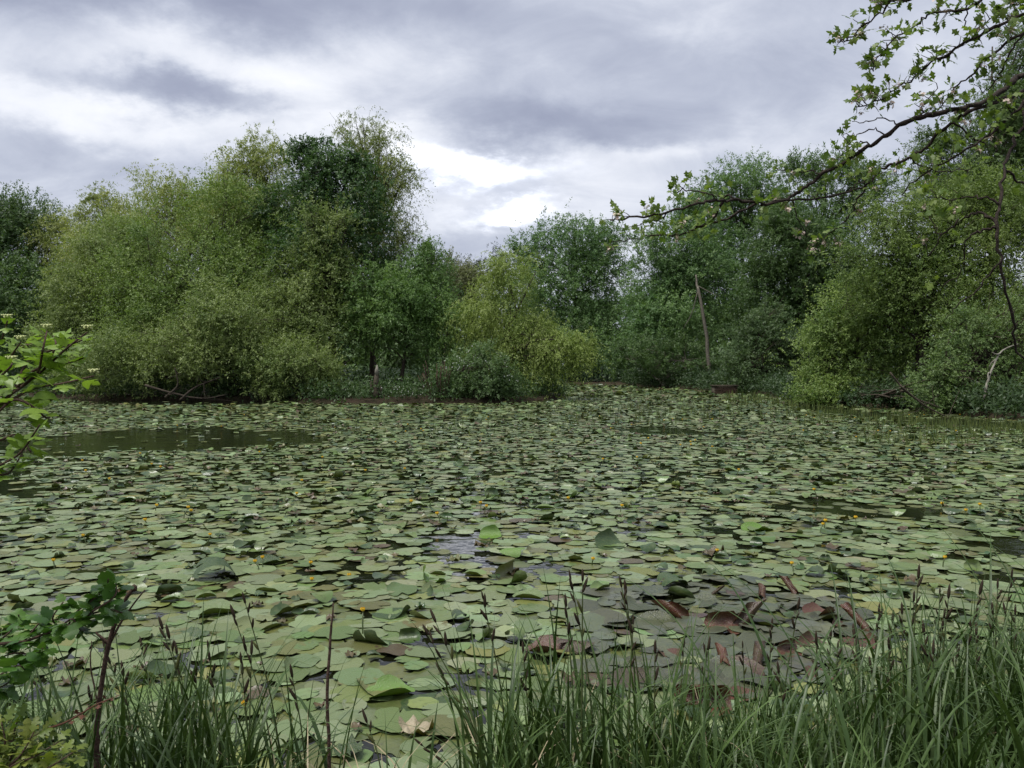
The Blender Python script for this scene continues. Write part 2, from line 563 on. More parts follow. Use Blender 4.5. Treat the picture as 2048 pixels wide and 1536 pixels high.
def crown_points(blobs, dist, r, clump, leaf, cover, droop, twig, up, gap, spread, billows=8):
    """leaf triangles of a crown given as ellipsoid lobes: leaves sit on twigs, twigs in clumps, clumps in lobes"""
    Vs, Ts, Cs, heads = [], [], [], []
    n0 = 0
    lobes = []
    for (c, rad) in blobs:       # every lobe carries smaller billows on its outside
        lobes.append((c, rad * 0.86, 0.38, clump))
        for k in range(billows):
            dd = unit(r.normal(0, 1, 3) + np.array([0, -.35, .35]))
            q = r.uniform(0.18, 0.50)
            lobes.append((c + dd * rad * (1.0 - q * 0.72), rad * q * np.array([1.1, 1.1, 0.9]), 0.62, min(clump, 0.42 * rad[0] * q * 2)))
    clump0 = clump
    for (c, rad, wgt, clump) in lobes:
        sil = PI * rad[0] * rad[2]
        la = 0.5 * leaf[0] * leaf[1]
        n_leaf = int(wgt * cover * sil / la)
        area = 4 * PI * ((rad[0] * rad[1]) ** 1.6 + (rad[0] * rad[2]) ** 1.6 + (rad[1] * rad[2]) ** 1.6) ** (1 / 1.6) / 3 ** (1 / 1.6)
        n_cl = max(6, int(spread * area / (clump ** 2 * 1.1)))
        d = unit(r.normal(0, 1, (n_cl * 3, 3)))
        keep = (d[:, 1] < 0.25) | (r.random(len(d)) < 0.25)
        d = d[keep][:n_cl]
        n_cl = len(d)
        shell = np.where(r.random(n_cl) < 0.72, r.uniform(0.82, 1.06, n_cl), r.uniform(0.35, 0.82, n_cl))
        lump = 1 + 0.13 * np.sin(d[:, 0] * 5 + d[:, 2] * 4 + r.uniform(0, 6)) + 0.08 * np.sin(d[:, 2] * 9 - d[:, 0] * 7 + r.uniform(0, 6))
        cc = c + d * rad * (shell * lump)[:, None]
        cc[:, 2] = np.maximum(cc[:, 2], 0.35 + 0.3 * r.random(n_cl))
        heads.append(cc)
        csz = clump * r.uniform(0.6, 1.35, n_cl)
        ctint = r.random(n_cl)
        ltint = r.random()
        per_tw = twig[1]
        n_tw = max(n_cl, n_leaf // per_tw)
        ci = r.integers(0, n_cl, n_tw)
        if gap > 0:      # thin some clumps
            thin = r.random(n_cl) < gap
            ci = ci[~(thin[ci] & (r.random(n_tw) < 0.8))]
            n_tw = len(ci)
        p0 = cc[ci] + r.normal(0, 0.38, (n_tw, 3)) * csz[ci][:, None]
        dr = unit(d[ci] * 0.75 + r.normal(0, 0.62, (n_tw, 3)) + np.array([0, 0, up]))
        ln = twig[0] * csz[ci] * r.uniform(0.5, 1.35, n_tw)
        t = np.tile((np.arange(per_tw) + 0.5) / per_tw, (n_tw, 1)) + r.uniform(-0.04, 0.04, (n_tw, per_tw))
        pos = p0[:, None, :] + dr[:, None, :] * (ln[:, None] * t)[..., None]
        pos[..., 2] -= droop * ln[:, None] * t ** 2
        cur = dr[:, None, :] + np.zeros_like(pos)
        cur[..., 2] -= 2 * droop * t
        cur = unit(cur).reshape(-1, 3)
        pos = pos.reshape(-1, 3) + r.normal(0, leaf[0] * 0.3, (n_tw * per_tw, 3))
        k = len(pos)
        ax = unit(cur * 0.6 + r.normal(0, 0.7, (k, 3)) + np.array([0, 0, -0.1 - 0.5 * droop]))
        nr = unit(r.normal(0, 0.42, (k, 3)) + np.repeat(d[ci], per_tw, axis=0) * 0.75 + np.array([0, -0.15, 0.5]))
        sz = r.uniform(0.65, 1.3, k)
        pos[:, 2] = np.maximum(pos[:, 2], 0.06 + 0.15 * r.random(k))
        V, T = leaf_tris(pos, ax, nr, leaf[0] * sz, leaf[1] * sz)
        tint = np.clip(0.48 * ltint + 0.37 * np.repeat(ctint[ci], per_tw) + 0.15 * r.random(k), 0, 1)
        Vs.append(V)
        Ts.append(T + n0)
        n0 += len(V)
        Cs.append(np.repeat(tint, 3))
    return np.concatenate(Vs), np.concatenate(Ts), np.concatenate(Cs), np.concatenate(heads)


LEAFMATS = {}
TRI = [0]


def crown_mat(ca, cb, trans):
    k = (ca, cb, trans)
    if k not in LEAFMATS:
        LEAFMATS[k] = leaf_mat('foliage', ca, cb, trans)
    return LEAFMATS[k]


def tree(name, label, cat, px, d, lobes, ca, cb, seed, clump=0.7, leaf=(0.13, 0.065), cover=5.0, droop=0.12, twig=(0.95, 12), up=0.2,
         gap=0.2, spread=1.0, trans=0.36, stems=1, girth=0.16, limbs=16, bark='bark', group='trees and bushes round the pond', top=None, depth=0.85, lean=0.0):
    """lobes: list of (px, py, half width px, half height px, metres further back)"""
    r = np.random.default_rng(seed)
    x0 = (px - 1024) / F * d
    z0 = float(land_z(np.array([x0]), np.array([float(d)]))[0])
    z0 = max(z0, -0.3) - 0.1
    base = np.array([x0, d, z0])
    root = empty(name, base, label, cat, group)
    bl = []
    for (lx, ly, rx, ry, dd) in lobes:
        D = d + dd
        rw, rh = rx / F * D, ry / F * D
        bl.append((P(lx, ly, D), np.array([rw, min(rw, rh * 1.4) * depth, rh])))
    V, T, C, heads = crown_points(bl, d, r, clump, leaf, cover, droop, twig, up, gap, spread)
    TRI[0] += len(T)
    link('crown', np_mesh('crown', V - base, T, crown_mat(ca, cb, trans), C), root)
    # trunk and limbs
    mb = MB()
    hi = max(h for h in (b_[0][2] + b_[1][2] * 0.25 for b_ in bl))
    cx = np.mean([b_[0] for b_ in bl], axis=0)
    for s in range(stems):
        bx = base + np.array([r.normal(0, 0.25) * (stems > 1), r.normal(0, 0.2) * (stems > 1), 0])
        tgt = bl[s % len(bl)][0] if stems > 1 else np.array([cx[0], cx[1], hi])
        top_p = np.array([tgt[0], tgt[1], hi if stems == 1 else tgt[2] + bl[s % len(bl)][1][2] * 0.2])
        mid = bx * 0.55 + top_p * 0.45 + np.array([r.normal(0, 0.25) + lean, r.normal(0, 0.2), 0])
        if stems > 1:
            mid[2] = bx[2] + (top_p[2] - bx[2]) * 0.55
        ax = spline([bx, bx * 0.8 + mid * 0.2 + np.array([0, 0, 0.2]), mid, top_p], 12)
        g = girth / (1 if stems == 1 else 1.5)
        mb.tube(ax - base, np.linspace(g * 1.15, g * 0.18, 12), 7)
        pick = r.choice(len(heads), min(len(heads), limbs), replace=False)
        for h in heads[pick]:
            k = int(np.clip(np.searchsorted(ax[:, 2], h[2] - 0.35 * abs(h[2] - bx[2])), 2, 10))
            a = ax[k]
            if h[2] < a[2] - 0.5 and r.random() < 0.6:
                continue
            md = (a + h) / 2 + np.array([r.normal(0, .3), r.normal(0, .2), 0.12 * np.linalg.norm(h - a)])
            br = spline([a, md, h], 7)
            r0 = min(g * 0.5, 0.018 * np.linalg.norm(h - a) + 0.012)
            mb.tube(br - base, np.linspace(r0, 0.012, 7), 5, cap=False)
            for q in range(3):
                e = h + r.normal(0, clump * 0.8, 3) + np.array([0, 0, 0.3 * clump])
                mb.tube(spline([br[4 + q // 2], (br[4] + e) / 2 + r.normal(0, .1, 3), e], 4) - base, np.linspace(0.014, 0.006, 4), 3, cap=False)
    link('trunk', mb.mesh('trunk', M[bark], True), root)
    return root


OLIVE = ((0.078, 0.138, 0.032), (0.275, 0.335, 0.112))        # grey sallow leaves
OLIVE2 = ((0.070, 0.138, 0.028), (0.255, 0.338, 0.090))
GOLD = ((0.150, 0.205, 0.044), (0.360, 0.390, 0.126))        # yellow willow
DARK = ((0.024, 0.064, 0.019), (0.088, 0.162, 0.047))         # sycamore
ASH = ((0.052, 0.124, 0.040), (0.192, 0.296, 0.106))
DEEP = ((0.040, 0.090, 0.027), (0.124, 0.192, 0.063))
MIDG = ((0.052, 0.122, 0.029), (0.176, 0.276, 0.073))

TREES = [
    # far wood behind the pond first
    dict(name='broadleaf_tree', label='dark green broadleaf tree at the left end of the far bank', cat='tree', px=-20, d=66,
         lobes=[(0, 520, 120, 130, 0), (-80, 560, 150, 150, 2), (60, 640, 110, 120, -3), (20, 440, 55, 45, 1)], c=DEEP, seed=1, clump=1.0, leaf=(.20, .10), cover=5.5),
    dict(name='willow_tree', label='small golden willow just right of the dark tree at the left', cat='tree', px=120, d=66,
         lobes=[(125, 500, 55, 75, 0), (110, 560, 80, 90, 1)], c=GOLD, seed=2, clump=.8, leaf=(.18, .06), cover=4, droop=.7, trans=.35),
    dict(name='willow_tree', label='wide golden willow with wispy top behind the grey sallows', cat='tree', px=290, d=60,
         lobes=[(220, 460, 80, 75, 0), (330, 430, 110, 80, 1), (420, 430, 85, 90, 2), (300, 530, 150, 120, 0), (190, 420, 35, 30, 0)], c=GOLD, seed=3, clump=.75, leaf=(.17, .06), cover=3.6,
         droop=.65, gap=.25, trans=.35, stems=3, up=.3),
    dict(name='willow_tree', label='tall golden willow left of the dark sycamore', cat='tree', px=520, d=58,
         lobes=[(530, 330, 62, 62, 0), (500, 390, 80, 80, 0), (560, 420, 90, 120, 1), (470, 450, 80, 90, 0)], c=GOLD, seed=4, clump=.75, leaf=(.17, .06), cover=4.2, droop=.6, gap=.2, trans=.35),
    dict(name='willow_tree', label='tallest willow, airy with drooping strands, right of the sycamore', cat='tree', px=745, d=54,
         lobes=[(715, 275, 48, 55, 0), (755, 320, 58, 75, 1), (790, 370, 48, 60, 0), (785, 450, 52, 60, 0), (750, 430, 70, 90, 2), (800, 530, 40, 70, 0), (730, 560, 80, 100, 2)], c=((0.130, 0.178, 0.042), (0.27, 0.305, 0.105)),
         seed=5, clump=.7, leaf=(.15, .05), cover=3.2, droop=.9, gap=.3, twig=(1.6, 16), trans=.35, girth=.26, limbs=40, up=.35),
    dict(name='sycamore_tree', label='dark dense sycamore standing above the island sallows', cat='tree', px=665, d=50,
         lobes=[(640, 340, 62, 62, 0), (680, 400, 95, 85, 0), (600, 420, 70, 75, 1), (690, 500, 115, 100, 0), (700, 610, 110, 110, 1), (620, 520, 80, 110, 1), (610, 310, 28, 28, 0), (720, 340, 28, 40, 0)], c=DARK,
         seed=6, clump=.7, leaf=(.16, .095), cover=5, droop=.15, gap=.1, girth=.3),
    dict(name='sallow_bush', label='pale olive sallow rounding the left end of the island', cat='bush', px=150, d=52,
         lobes=[(180, 620, 90, 110, 0), (260, 560, 110, 110, 1), (150, 700, 75, 80, -1), (260, 480, 60, 60, 3)], c=OLIVE, seed=7, clump=.9, leaf=(.108, .064), cover=5, stems=3),
    dict(name='sallow_bush', label='large domed olive sallow filling the middle of the island', cat='bush', px=400, d=51,
         lobes=[(360, 520, 140, 130, 0), (470, 470, 120, 110, 1), (420, 620, 170, 140, -1), (300, 640, 120, 110, -2), (560, 480, 80, 110, 1), (520, 620, 110, 120, 0)], c=OLIVE2, seed=8, clump=.9,
         leaf=(.112, .066), cover=4.0, stems=4, limbs=24, gap=.35),
    dict(name='sallow_bush', label='grey green sallow leaning against the dark sycamore', cat='bush', px=630, d=47.5,
         lobes=[(640, 480, 70, 65, 0), (600, 570, 85, 85, 0), (660, 560, 60, 80, 0), (610, 660, 90, 100, -.5)], c=OLIVE, seed=9, clump=.8, leaf=(.104, .061), cover=4.4, stems=3, gap=.35),
    dict(name='sallow_bush', label='pale sallow in front with boughs hanging to the water', cat='bush', px=470, d=46.2,
         lobes=[(470, 640, 120, 75, -.5), (400, 700, 110, 65, -1), (540, 705, 120, 70, -.5), (250, 715, 90, 65, 0), (180, 740, 60, 45, 0), (330, 740, 80, 42, -1)], c=OLIVE, seed=10, clump=.7, leaf=(.100, .06), cover=4.6, stems=5, limbs=10),
    dict(name='sallow_bush', label='low rounded sallow where the bank soil begins', cat='bush', px=610, d=44.2,
         lobes=[(600, 735, 70, 55, -.5), (540, 765, 60, 36, -.5), (655, 760, 45, 38, -.3)], c=OLIVE, seed=11, clump=.6, leaf=(.092, .056), cover=4.8, stems=3, limbs=8),
    dict(name='hawthorn_bush', label='dark green bush with flat sprays right of the sycamore', cat='bush', px=800, d=47.5,
         lobes=[(760, 580, 70, 75, 0), (800, 630, 90, 70, -.5), (850, 600, 60, 110, 1), (740, 650, 60, 55, -.5), (880, 660, 70, 70, 0)], c=MIDG, seed=12, clump=.7, leaf=(.13, .065), cover=4.5, droop=.35, up=-.05, gap=.2),
    dict(name='willow_tree', label='yellow green willow arching over the island tip', cat='tree', px=985, d=47,
         lobes=[(1020, 560, 55, 50, 0), (990, 620, 70, 70, 0), (1000, 690, 80, 60, .5), (1060, 700, 60, 70, 0), (1110, 720, 60, 50, -.5), (1165, 690, 28, 28, -1), (1140, 700, 40, 35, -1), (1080, 660, 35, 30, 0)],
         c=((0.145, 0.215, 0.040), (0.280, 0.345, 0.095)), seed=13, clump=.7, leaf=(.14, .045), cover=4.6, droop=.75, trans=.35, limbs=24, twig=(1.5, 14)),
    dict(name='dogwood_bush', label='round bush dotted with white blossom at the island shore', cat='bush', px=950, d=43.4,
         lobes=[(955, 745, 75, 52, -.5), (905, 765, 45, 38, -.5), (1000, 770, 42, 34, -.3)], c=((0.055, 0.110, 0.030), (0.13, 0.20, 0.075)), seed=14, clump=.4, leaf=(.104, .061), cover=5, stems=3, limbs=8),
    dict(name='pale_tree', label='pale flowering tree in the gap behind the island', cat='tree', px=880, d=72,
         lobes=[(880, 580, 70, 72, 0), (940, 600, 50, 70, 1)], c=((0.12, 0.145, 0.055), (0.20, 0.21, 0.11)), seed=15, clump=.7, leaf=(.18, .08), cover=4.5),
    dict(name='young_ash_tree', label='thin young tree poking above the gap behind the island', cat='tree', px=852, d=60,
         lobes=[(855, 520, 14, 35, 0), (845, 580, 38, 60, 0), (880, 610, 45, 60, 0)], c=DEEP, seed=16, clump=.7, leaf=(.18, .09), cover=4),
    dict(name='conifer_tree', label='dark conifer top seen through the central gap', cat='tree', px=925, d=120,
         lobes=[(915, 560, 40, 45, 0), (945, 545, 22, 30, 0), (985, 540, 30, 40, 0)], c=((0.015, 0.03, 0.018), (0.03, 0.05, 0.028)), seed=17, clump=1.0, leaf=(.3, .1), cover=5),
    dict(name='ash_tree', label='broad dark green ash closing the end of the water', cat='tree', px=1145, d=95,
         lobes=[(1130, 520, 105, 85, 0), (1200, 540, 75, 90, 0), (1150, 600, 130, 100, 0), (1180, 680, 120, 80, -1), (1060, 520, 45, 60, 0), (1110, 470, 60, 35, 0), (1215, 480, 40, 30, 0)], c=ASH, seed=18, clump=1.0,
         leaf=(.26, .11), cover=3.8, gap=.3, up=.3, droop=.1, girth=.4, limbs=30),
    dict(name='alder_tree', label='mid green tree behind the leaning bare trunk', cat='tree', px=1370, d=80,
         lobes=[(1350, 520, 85, 85, 0), (1300, 590, 60, 90, 0), (1400, 590, 90, 110, 0), (1350, 660, 110, 80, -1), (1390, 440, 50, 45, 0)], c=ASH, seed=19, clump=.9, leaf=(.22, .1), cover=4.6, gap=.1),
    dict(name='ash_tree', label='tall ash with upswept leafy top over the right wood', cat='tree', px=1480, d=88,
         lobes=[(1440, 380, 60, 50, 0), (1490, 370, 60, 55, 0), (1440, 450, 80, 80, 0), (1540, 430, 70, 80, 1), (1480, 540, 120, 120, 0)], c=ASH, seed=20, clump=1.0, leaf=(.24, .11), cover=4.2, gap=.18, up=.4, droop=.1, girth=.4, limbs=30),
    dict(name='ash_tree', label='airy ash behind the hawthorn bough at the right', cat='tree', px=1640, d=82,
         lobes=[(1600, 370, 50, 55, 0), (1650, 350, 50, 50, 0), (1700, 390, 70, 60, 0), (1640, 450, 110, 80, 0), (1660, 560, 130, 110, 0)], c=((0.058, 0.120, 0.034), (0.13, 0.205, 0.07)), seed=21, clump=1.0, leaf=(.24, .11), cover=4.4, gap=.15, up=.4, girth=.4, limbs=30),
    dict(name='oak_tree', label='dark spreading oak in the middle of the right wood', cat='tree', px=1580, d=70,
         lobes=[(1560, 500, 90, 90, 0), (1610, 560, 100, 110, 0), (1520, 600, 70, 100, 0), (1570, 670, 110, 90, -1), (1680, 600, 80, 120, 0)], c=((0.042, 0.090, 0.024), (0.098, 0.160, 0.045)), seed=22, clump=.85, leaf=(.2, .1), cover=4.6, gap=.15, girth=.4, limbs=30),
    dict(name='bramble_thicket', label='tangled dark thicket at the foot of the leaning trunk', cat='thicket', px=1330, d=74,
         lobes=[(1330, 710, 75, 50, -.5), (1260, 720, 60, 40, 2), (1390, 745, 50, 32, -1), (1430, 745, 45, 35, -1)], c=DEEP, seed=23, clump=.6, leaf=(.18, .09), cover=5, stems=4, limbs=8, bark='bark_grey'),
    dict(name='sallow_bush', label='round dull green bush beside the brick landing', cat='bush', px=1525, d=59,
         lobes=[(1520, 700, 75, 72, 0), (1500, 740, 62, 45, -1), (1570, 720, 60, 65, 0), (1540, 650, 45, 40, 0)], c=((0.052, 0.098, 0.032), (0.115, 0.170, 0.066)), seed=24, clump=.6, leaf=(.15, .075), cover=5, stems=3),
    dict(name='sallow_bush', label='light olive sallow at the front of the right bank', cat='bush', px=1690, d=41.5,
         lobes=[(1690, 640, 75, 70, 0), (1640, 700, 60, 80, -.5), (1720, 720, 90, 90, -.5), (1640, 770, 50, 50, -1), (1780, 680, 70, 90, 0), (1710, 785, 80, 38, -1), (1640, 800, 45, 24, -2)], c=OLIVE2, seed=25, clump=.7, leaf=(.100, .06), cover=4.8, stems=4),
    dict(name='sallow_tree', label='tall olive sallow forming the wall of leaves at the right', cat='tree', px=1850, d=39,
         lobes=[(1800, 500, 110, 110, 0), (1900, 470, 130, 120, 1), (2010, 500, 120, 140, 1), (1850, 620, 130, 120, 0), (1980, 640, 150, 120, 0), (1780, 600, 70, 90, 0), (1760, 440, 50, 50, 0)], c=((0.082, 0.142, 0.030), (0.195, 0.258, 0.068)), seed=26, clump=.8,
         leaf=(.104, .062), cover=4.0, stems=3, girth=.24, limbs=18),
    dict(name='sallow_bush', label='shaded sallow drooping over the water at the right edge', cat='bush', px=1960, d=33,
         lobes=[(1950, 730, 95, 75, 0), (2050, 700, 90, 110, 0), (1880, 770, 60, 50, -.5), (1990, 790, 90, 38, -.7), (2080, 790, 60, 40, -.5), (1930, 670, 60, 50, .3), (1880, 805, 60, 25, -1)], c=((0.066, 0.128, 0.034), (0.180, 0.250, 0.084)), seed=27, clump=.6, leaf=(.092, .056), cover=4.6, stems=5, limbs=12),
    dict(name='birch_tree', label='tall thin tree behind the hawthorn at the right edge', cat='tree', px=1990, d=52,
         lobes=[(1980, 260, 90, 90, 0), (2060, 200, 80, 110, 0), (1900, 330, 75, 60, 0), (2000, 370, 120, 80, 0), (2040, 110, 50, 60, 0), (1850, 300, 40, 40, 0), (1930, 420, 120, 80, 1), (2060, 330, 90, 120, 1)], c=((0.058, 0.112, 0.028), (0.130, 0.195, 0.06)), seed=28, clump=.6,
         leaf=(.14, .065), cover=4.6, gap=.12, droop=.3, girth=.24, limbs=40),
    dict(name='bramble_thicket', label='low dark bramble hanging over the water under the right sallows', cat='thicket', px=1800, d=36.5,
         lobes=[(1720, 806, 55, 22, .5), (1790, 812, 60, 22, 0), (1850, 820, 50, 20, -1.5), (1910, 826, 55, 20, -3), (1980, 832, 60, 22, -4.5), (2060, 838, 60, 24, -6)], c=((0.026, 0.058, 0.018), (0.060, 0.105, 0.034)), seed=29, clump=.4,  # added dark foliage: shade under the sallows put into the leaf colour
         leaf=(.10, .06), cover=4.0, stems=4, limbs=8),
]
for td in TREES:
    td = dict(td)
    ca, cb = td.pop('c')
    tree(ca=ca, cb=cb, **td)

# distant wood seen only as dark green between the trunks: one mass
r = np.random.default_rng(77)
bl = []
for px in range(-260, 2400, 80):
    D = 118 + r.uniform(-6, 14)
    bl.append((P(px + r.uniform(-25, 25), 665 + r.uniform(-14, 14), D), np.array([7.5, 4.0, 6.5 + r.uniform(-1, 1.5)])))
    bl.append((P(px + r.uniform(-25, 25), 725 + r.uniform(-8, 8), D - 8), np.array([6.5, 3.0, 3.6])))
V, T, C, _h = crown_points(bl, 120, r, 1.6, (.75, .36), 2.6, 0.2, (1.2, 14), 0.1, 0.0, 1.0)
TRI[0] += len(T)
tag(link('far_wood', np_mesh('far_wood', V, T, crown_mat(DEEP[0], DEEP[1], 0.25), C)), 'distant wood closing the view behind the pond', kind='stuff')
print('tree triangles', TRI[0])

# ------------------------------------------------------------------ floating lily pads
def pad_mesh(form, ns, rings, seed):
    """heart shaped floating leaf of unit radius, notch towards -x, bent into one of several states"""
    r = np.random.default_rng(seed)
    notch = r.uniform(0.12, 0.36)
    th = np.linspace(-PI + notch, PI - notch, ns)
    edge = 1 + 0.07 * np.sin(2 * th + r.uniform(0, 6)) + 0.04 * np.sin(5 * th + r.uniform(0, 6)) + r.normal(0, 0.022, ns)
    for _ in range(r.integers(0, 3)):      # bites and tears
        edge *= 1 - r.uniform(.1, .3) * np.exp(-((th - r.uniform(-2.6, 2.6)) / r.uniform(.08, .2)) ** 2)
    edge *= 1 + 0.08 * np.cos(th)
    if form == 'torn':
        edge *= 1 - 0.35 * np.clip(np.sin(3 * th + r.uniform(0, 6)), 0, 1) ** 3
    cx = -0.35
    pts = [np.array([[cx, 0, 0]])]
    for q in rings:
        x = np.cos(th) * edge
        y = np.sin(th) * edge * 0.88
        pts.append(np.stack([cx + (x - cx) * q, y * q, np.zeros(ns)], -1))
    V = np.concatenate(pts)
    T = []
    for k in range(ns - 1):
        T.append((0, 1 + k, 2 + k))
    for g in range(len(rings) - 1):
        a, b_ = 1 + g * ns, 1 + (g + 1) * ns
        for k in range(ns - 1):
            T += [(a + k, b_ + k, b_ + k + 1), (a + k, b_ + k + 1, a + k + 1)]
    T = np.array(T)
    rad = np.hypot(V[:, 0], V[:, 1])
    ang = np.arctan2(V[:, 1], V[:, 0])

    def bend(V, a, c, k, sgn=1):
        d = np.array([math.cos(a), math.sin(a)])
        s = V[:, :2] @ d
        o = np.maximum(s - c, 0)
        al = np.minimum(o * k, 5.5)
        ns_ = np.where(o > 0, c + np.sin(al) / k, s)
        V = V.copy()
        V[:, :2] += (ns_ - s)[:, None] * d
        V[:, 2] += sgn * np.where(o > 0, (1 - np.cos(al)) / k, 0)
        return V

    V[:, 2] += 0.012 * np.sin(3 * ang + r.uniform(0, 6)) * rad ** 2 + 0.010 * np.sin(7 * ang + r.uniform(0, 6)) * rad ** 3
    a = r.uniform(0, 2 * PI)
    if form == 'wavy':
        V[:, 2] += 0.045 * np.sin(4 * ang + a) * rad ** 2.5 + 0.02
    elif form == 'raised':
        V = bend(V, a, r.uniform(0.3, 0.6), r.uniform(1.5, 3.2))
    elif form == 'folded':
        k = r.uniform(1.0, 1.7)
        V = bend(bend(V, PI / 2, 0.06, k), -PI / 2, 0.06, k * r.uniform(0.5, 1.1))
    elif form == 'arched':
        k = r.uniform(0.9, 1.7)
        V = bend(bend(V, a, 0.0, k, -1), a + PI, 0.0, k, -1)
        V[:, 2] -= V[:, 2].min() + 0.05
    elif form == 'standing':
        V = bend(V, a, r.uniform(-.25, .1), r.uniform(1.6, 3.0))
        if r.random() < .5:
            V = bend(V, a + 2.2, .3, r.uniform(1.5, 2.5))
    elif form == 'rolled':
        V[:, 1] *= 1 - .38 * (V[:, 0] + .35)
        V[:, 1] += .12 * np.sin(V[:, 0] * 3 + a)
        k = r.uniform(3.6, 5.6)
        V = bend(bend(V, PI / 2, 0.04, k), -PI / 2, 0.04, k * r.uniform(0.8, 1.15))
        t_ = r.uniform(0.35, 0.8)
        x, z = V[:, 0] + 0.95, V[:, 2].copy()
        V[:, 0] = x * math.cos(t_) - z * math.sin(t_)
        V[:, 2] = x * math.sin(t_) + z * math.cos(t_) - 0.25
        V *= .85
    elif form == 'crumpled':
        V[:, 2] += np.abs(0.30 * np.sin(3 * ang + a) * rad + 0.22 * np.sin(5 * V[:, 0] + a) * rad) + r.normal(0, 0.05, len(V)) * rad
        V[:, :2] *= 0.62
    V[:, :2] -= np.mean(V[:, :2], axis=0) * (form in ('standing', 'rolled'))
    return V, T


TINTS = {'grey green': (0.150, 0.198, 0.088), 'pale green': (0.192, 0.234, 0.115), 'mid green': (0.105, 0.160, 0.048), 'dark green': (0.030, 0.064, 0.018),
         'yellow green': (0.160, 0.180, 0.048), 'olive': (0.105, 0.11, 0.034), 'brown': (0.070, 0.046, 0.025), 'bright green': (0.10, 0.20, 0.025),
         'bronze': (0.064, 0.074, 0.046), 'reddish': (0.052, 0.026, 0.018), 'rust red': (0.082, 0.024, 0.016), 'cream': (0.36, 0.30, 0.20)}
TN = list(TINTS)


def to_px(x, y, z=0.0):
    return 1024 + x / y * F, HZ + (EYE - z) / y * F


# stretches of open water (photo px): centre, half width, half height, slope
OPEN = [(330, 880, 295, 24, -.02), (110, 893, 130, 22, 0), (560, 880, 110, 9, .02), (1320, 862, 95, 8, .03), (1420, 868, 60, 4, 0), (1720, 1020, 180, 15, .04), (1600, 1012, 60, 9, 0),
        (2010, 1095, 95, 22, .1), (2020, 1158, 80, 11, 0), (680, 1150, 115, 15, .08), (20, 945, 50, 9, 0), (30, 985, 60, 8, 0), (30, 1290 - 320, 40, 8, 0), (1060, 1205, 70, 15, .1),
        (905, 1084, 85, 13, 0), (1000, 1068, 75, 11, 0), (955, 1112, 95, 11, .05), (1030, 1138, 85, 10, -.05), (870, 1112, 35, 5, 0), (1110, 1092, 40, 5, 0), (1130, 1150, 60, 6, .1), (800, 1100, 30, 5, 0), (1200, 1180, 50, 6, 0), (700, 1230, 40, 7, 0), (300, 1230, 60, 8, 0), (1450, 1130, 40, 5, 0), (880, 1350, 45, 20, .3), (640, 1357, 80, 9, -.1), (560, 1385, 60, 8, 0), (450, 1445, 60, 20, 0), (110, 1330, 40, 12, 0), (80, 1200, 45, 14, 0), (930, 1120, 60, 8, 0),
        (1280, 1065, 40, 6, 0), (330, 803, 190, 7, 0), (450, 803, 140, 6, 0), (1750, 832, 170, 7, .12), (1950, 848, 160, 7, .06), (1180, 792, 60, 2.5, 0), (160, 1140, 90, 9, 0), (880, 1385, 70, 10, 0),
        (860, 1480, 60, 14, .1), (760, 1500, 40, 12, 0), (1680, 1185, 60, 10, 0), (900, 1210, 30, 6, 0)]


def open_water(px, py):
    wob = 1 + 0.35 * smooth_noise(px / 60, py / 14, 1.0, 21) + 0.25 * smooth_noise(px / 18, py / 5, 1.0, 23)
    jr = np.random.default_rng(3)
    jit = jr.uniform(.80, 1.22, np.shape(px)) * (jr.random(np.shape(px)) > .035)
    v = np.zeros(np.shape(px), bool)
    for (cx, cy_, sx, sy, sl) in OPEN:
        q = ((px - cx) / sx) ** 2 + ((py - cy_ - sl * (px - cx)) / sy) ** 2
        v |= q < wob * jit
    return v


def in_red(px, py):
    return (((px - 1420) / 300) ** 2 + ((py - 1285) / 120) ** 2 < 1 + 0.2 * np.sin(px / 37)) & (py > 1160)


FORMS = ['flat', 'wavy', 'raised', 'folded', 'arched', 'standing', 'crumpled', 'torn']
FORM_TEXT = {'flat': 'lying flat', 'wavy': 'with a wavy rim', 'raised': 'with one edge turned up', 'folded': 'folded along its middle', 'arched': 'arched clear of the water',
             'standing': 'standing up on edge', 'crumpled': 'withered and crumpled', 'torn': 'with a torn edge', 'rolled': 'rolled into a tube'}
r = np.random.default_rng(5)
bands = [(3.2, 7.0, .142, (.085, .150), 0), (7.0, 13, .158, (.092, .152), 1), (13, 26, .188, (.10, .16), 1), (26, 50, .32, (.15, .225), 2), (50, 92, .55, (.26, .38), 2)]
LOD = [(16, (.6, 1.0)), (12, (.6, 1.0)), (9, (1.0,)), (24, (.45, .8, 1.0))]
PX, PY_, PR, PL = [], [], [], []
for (d0, d1, sp, (ra, rb), lod) in bands:
    xs = np.arange(-0.72 * d1, 0.72 * d1, sp)
    ys = np.arange(d0, d1, sp)
    X, Y = np.meshgrid(xs, ys)
    X = (X + r.uniform(-.5, .5, X.shape) * sp * 1.1).ravel()
    Y = (Y + r.uniform(-.5, .5, Y.shape) * sp * 1.1).ravel()
    px, py = to_px(X, Y)
    sd = water_sd(X, Y)
    keep = (px > -150) & (px < 2200) & (sd > 0.12) & ~open_water(px, py)
    keep &= r.random(len(X)) < np.where(Y < 7, .90, .97)
    X, Y = X[keep], Y[keep]
    PX.append(X); PY_.append(Y); PR.append((ra * .8 + (rb * 1.06 - ra * .8) * r.random(len(X)) ** 1.3)); PL.append(np.full(len(X), lod))
PX, PY_, PR, PL = map(np.concatenate, (PX, PY_, PR, PL))
n = len(PX)
spx, spy = to_px(PX, PY_)
far = PY_ > 9
pf_near = [.62, .09, .08, .035, .025, .04, .075, .035]
pf_far = [.49, .09, .09, .06, .045, .07, .14, .015]
u = r.random(n)
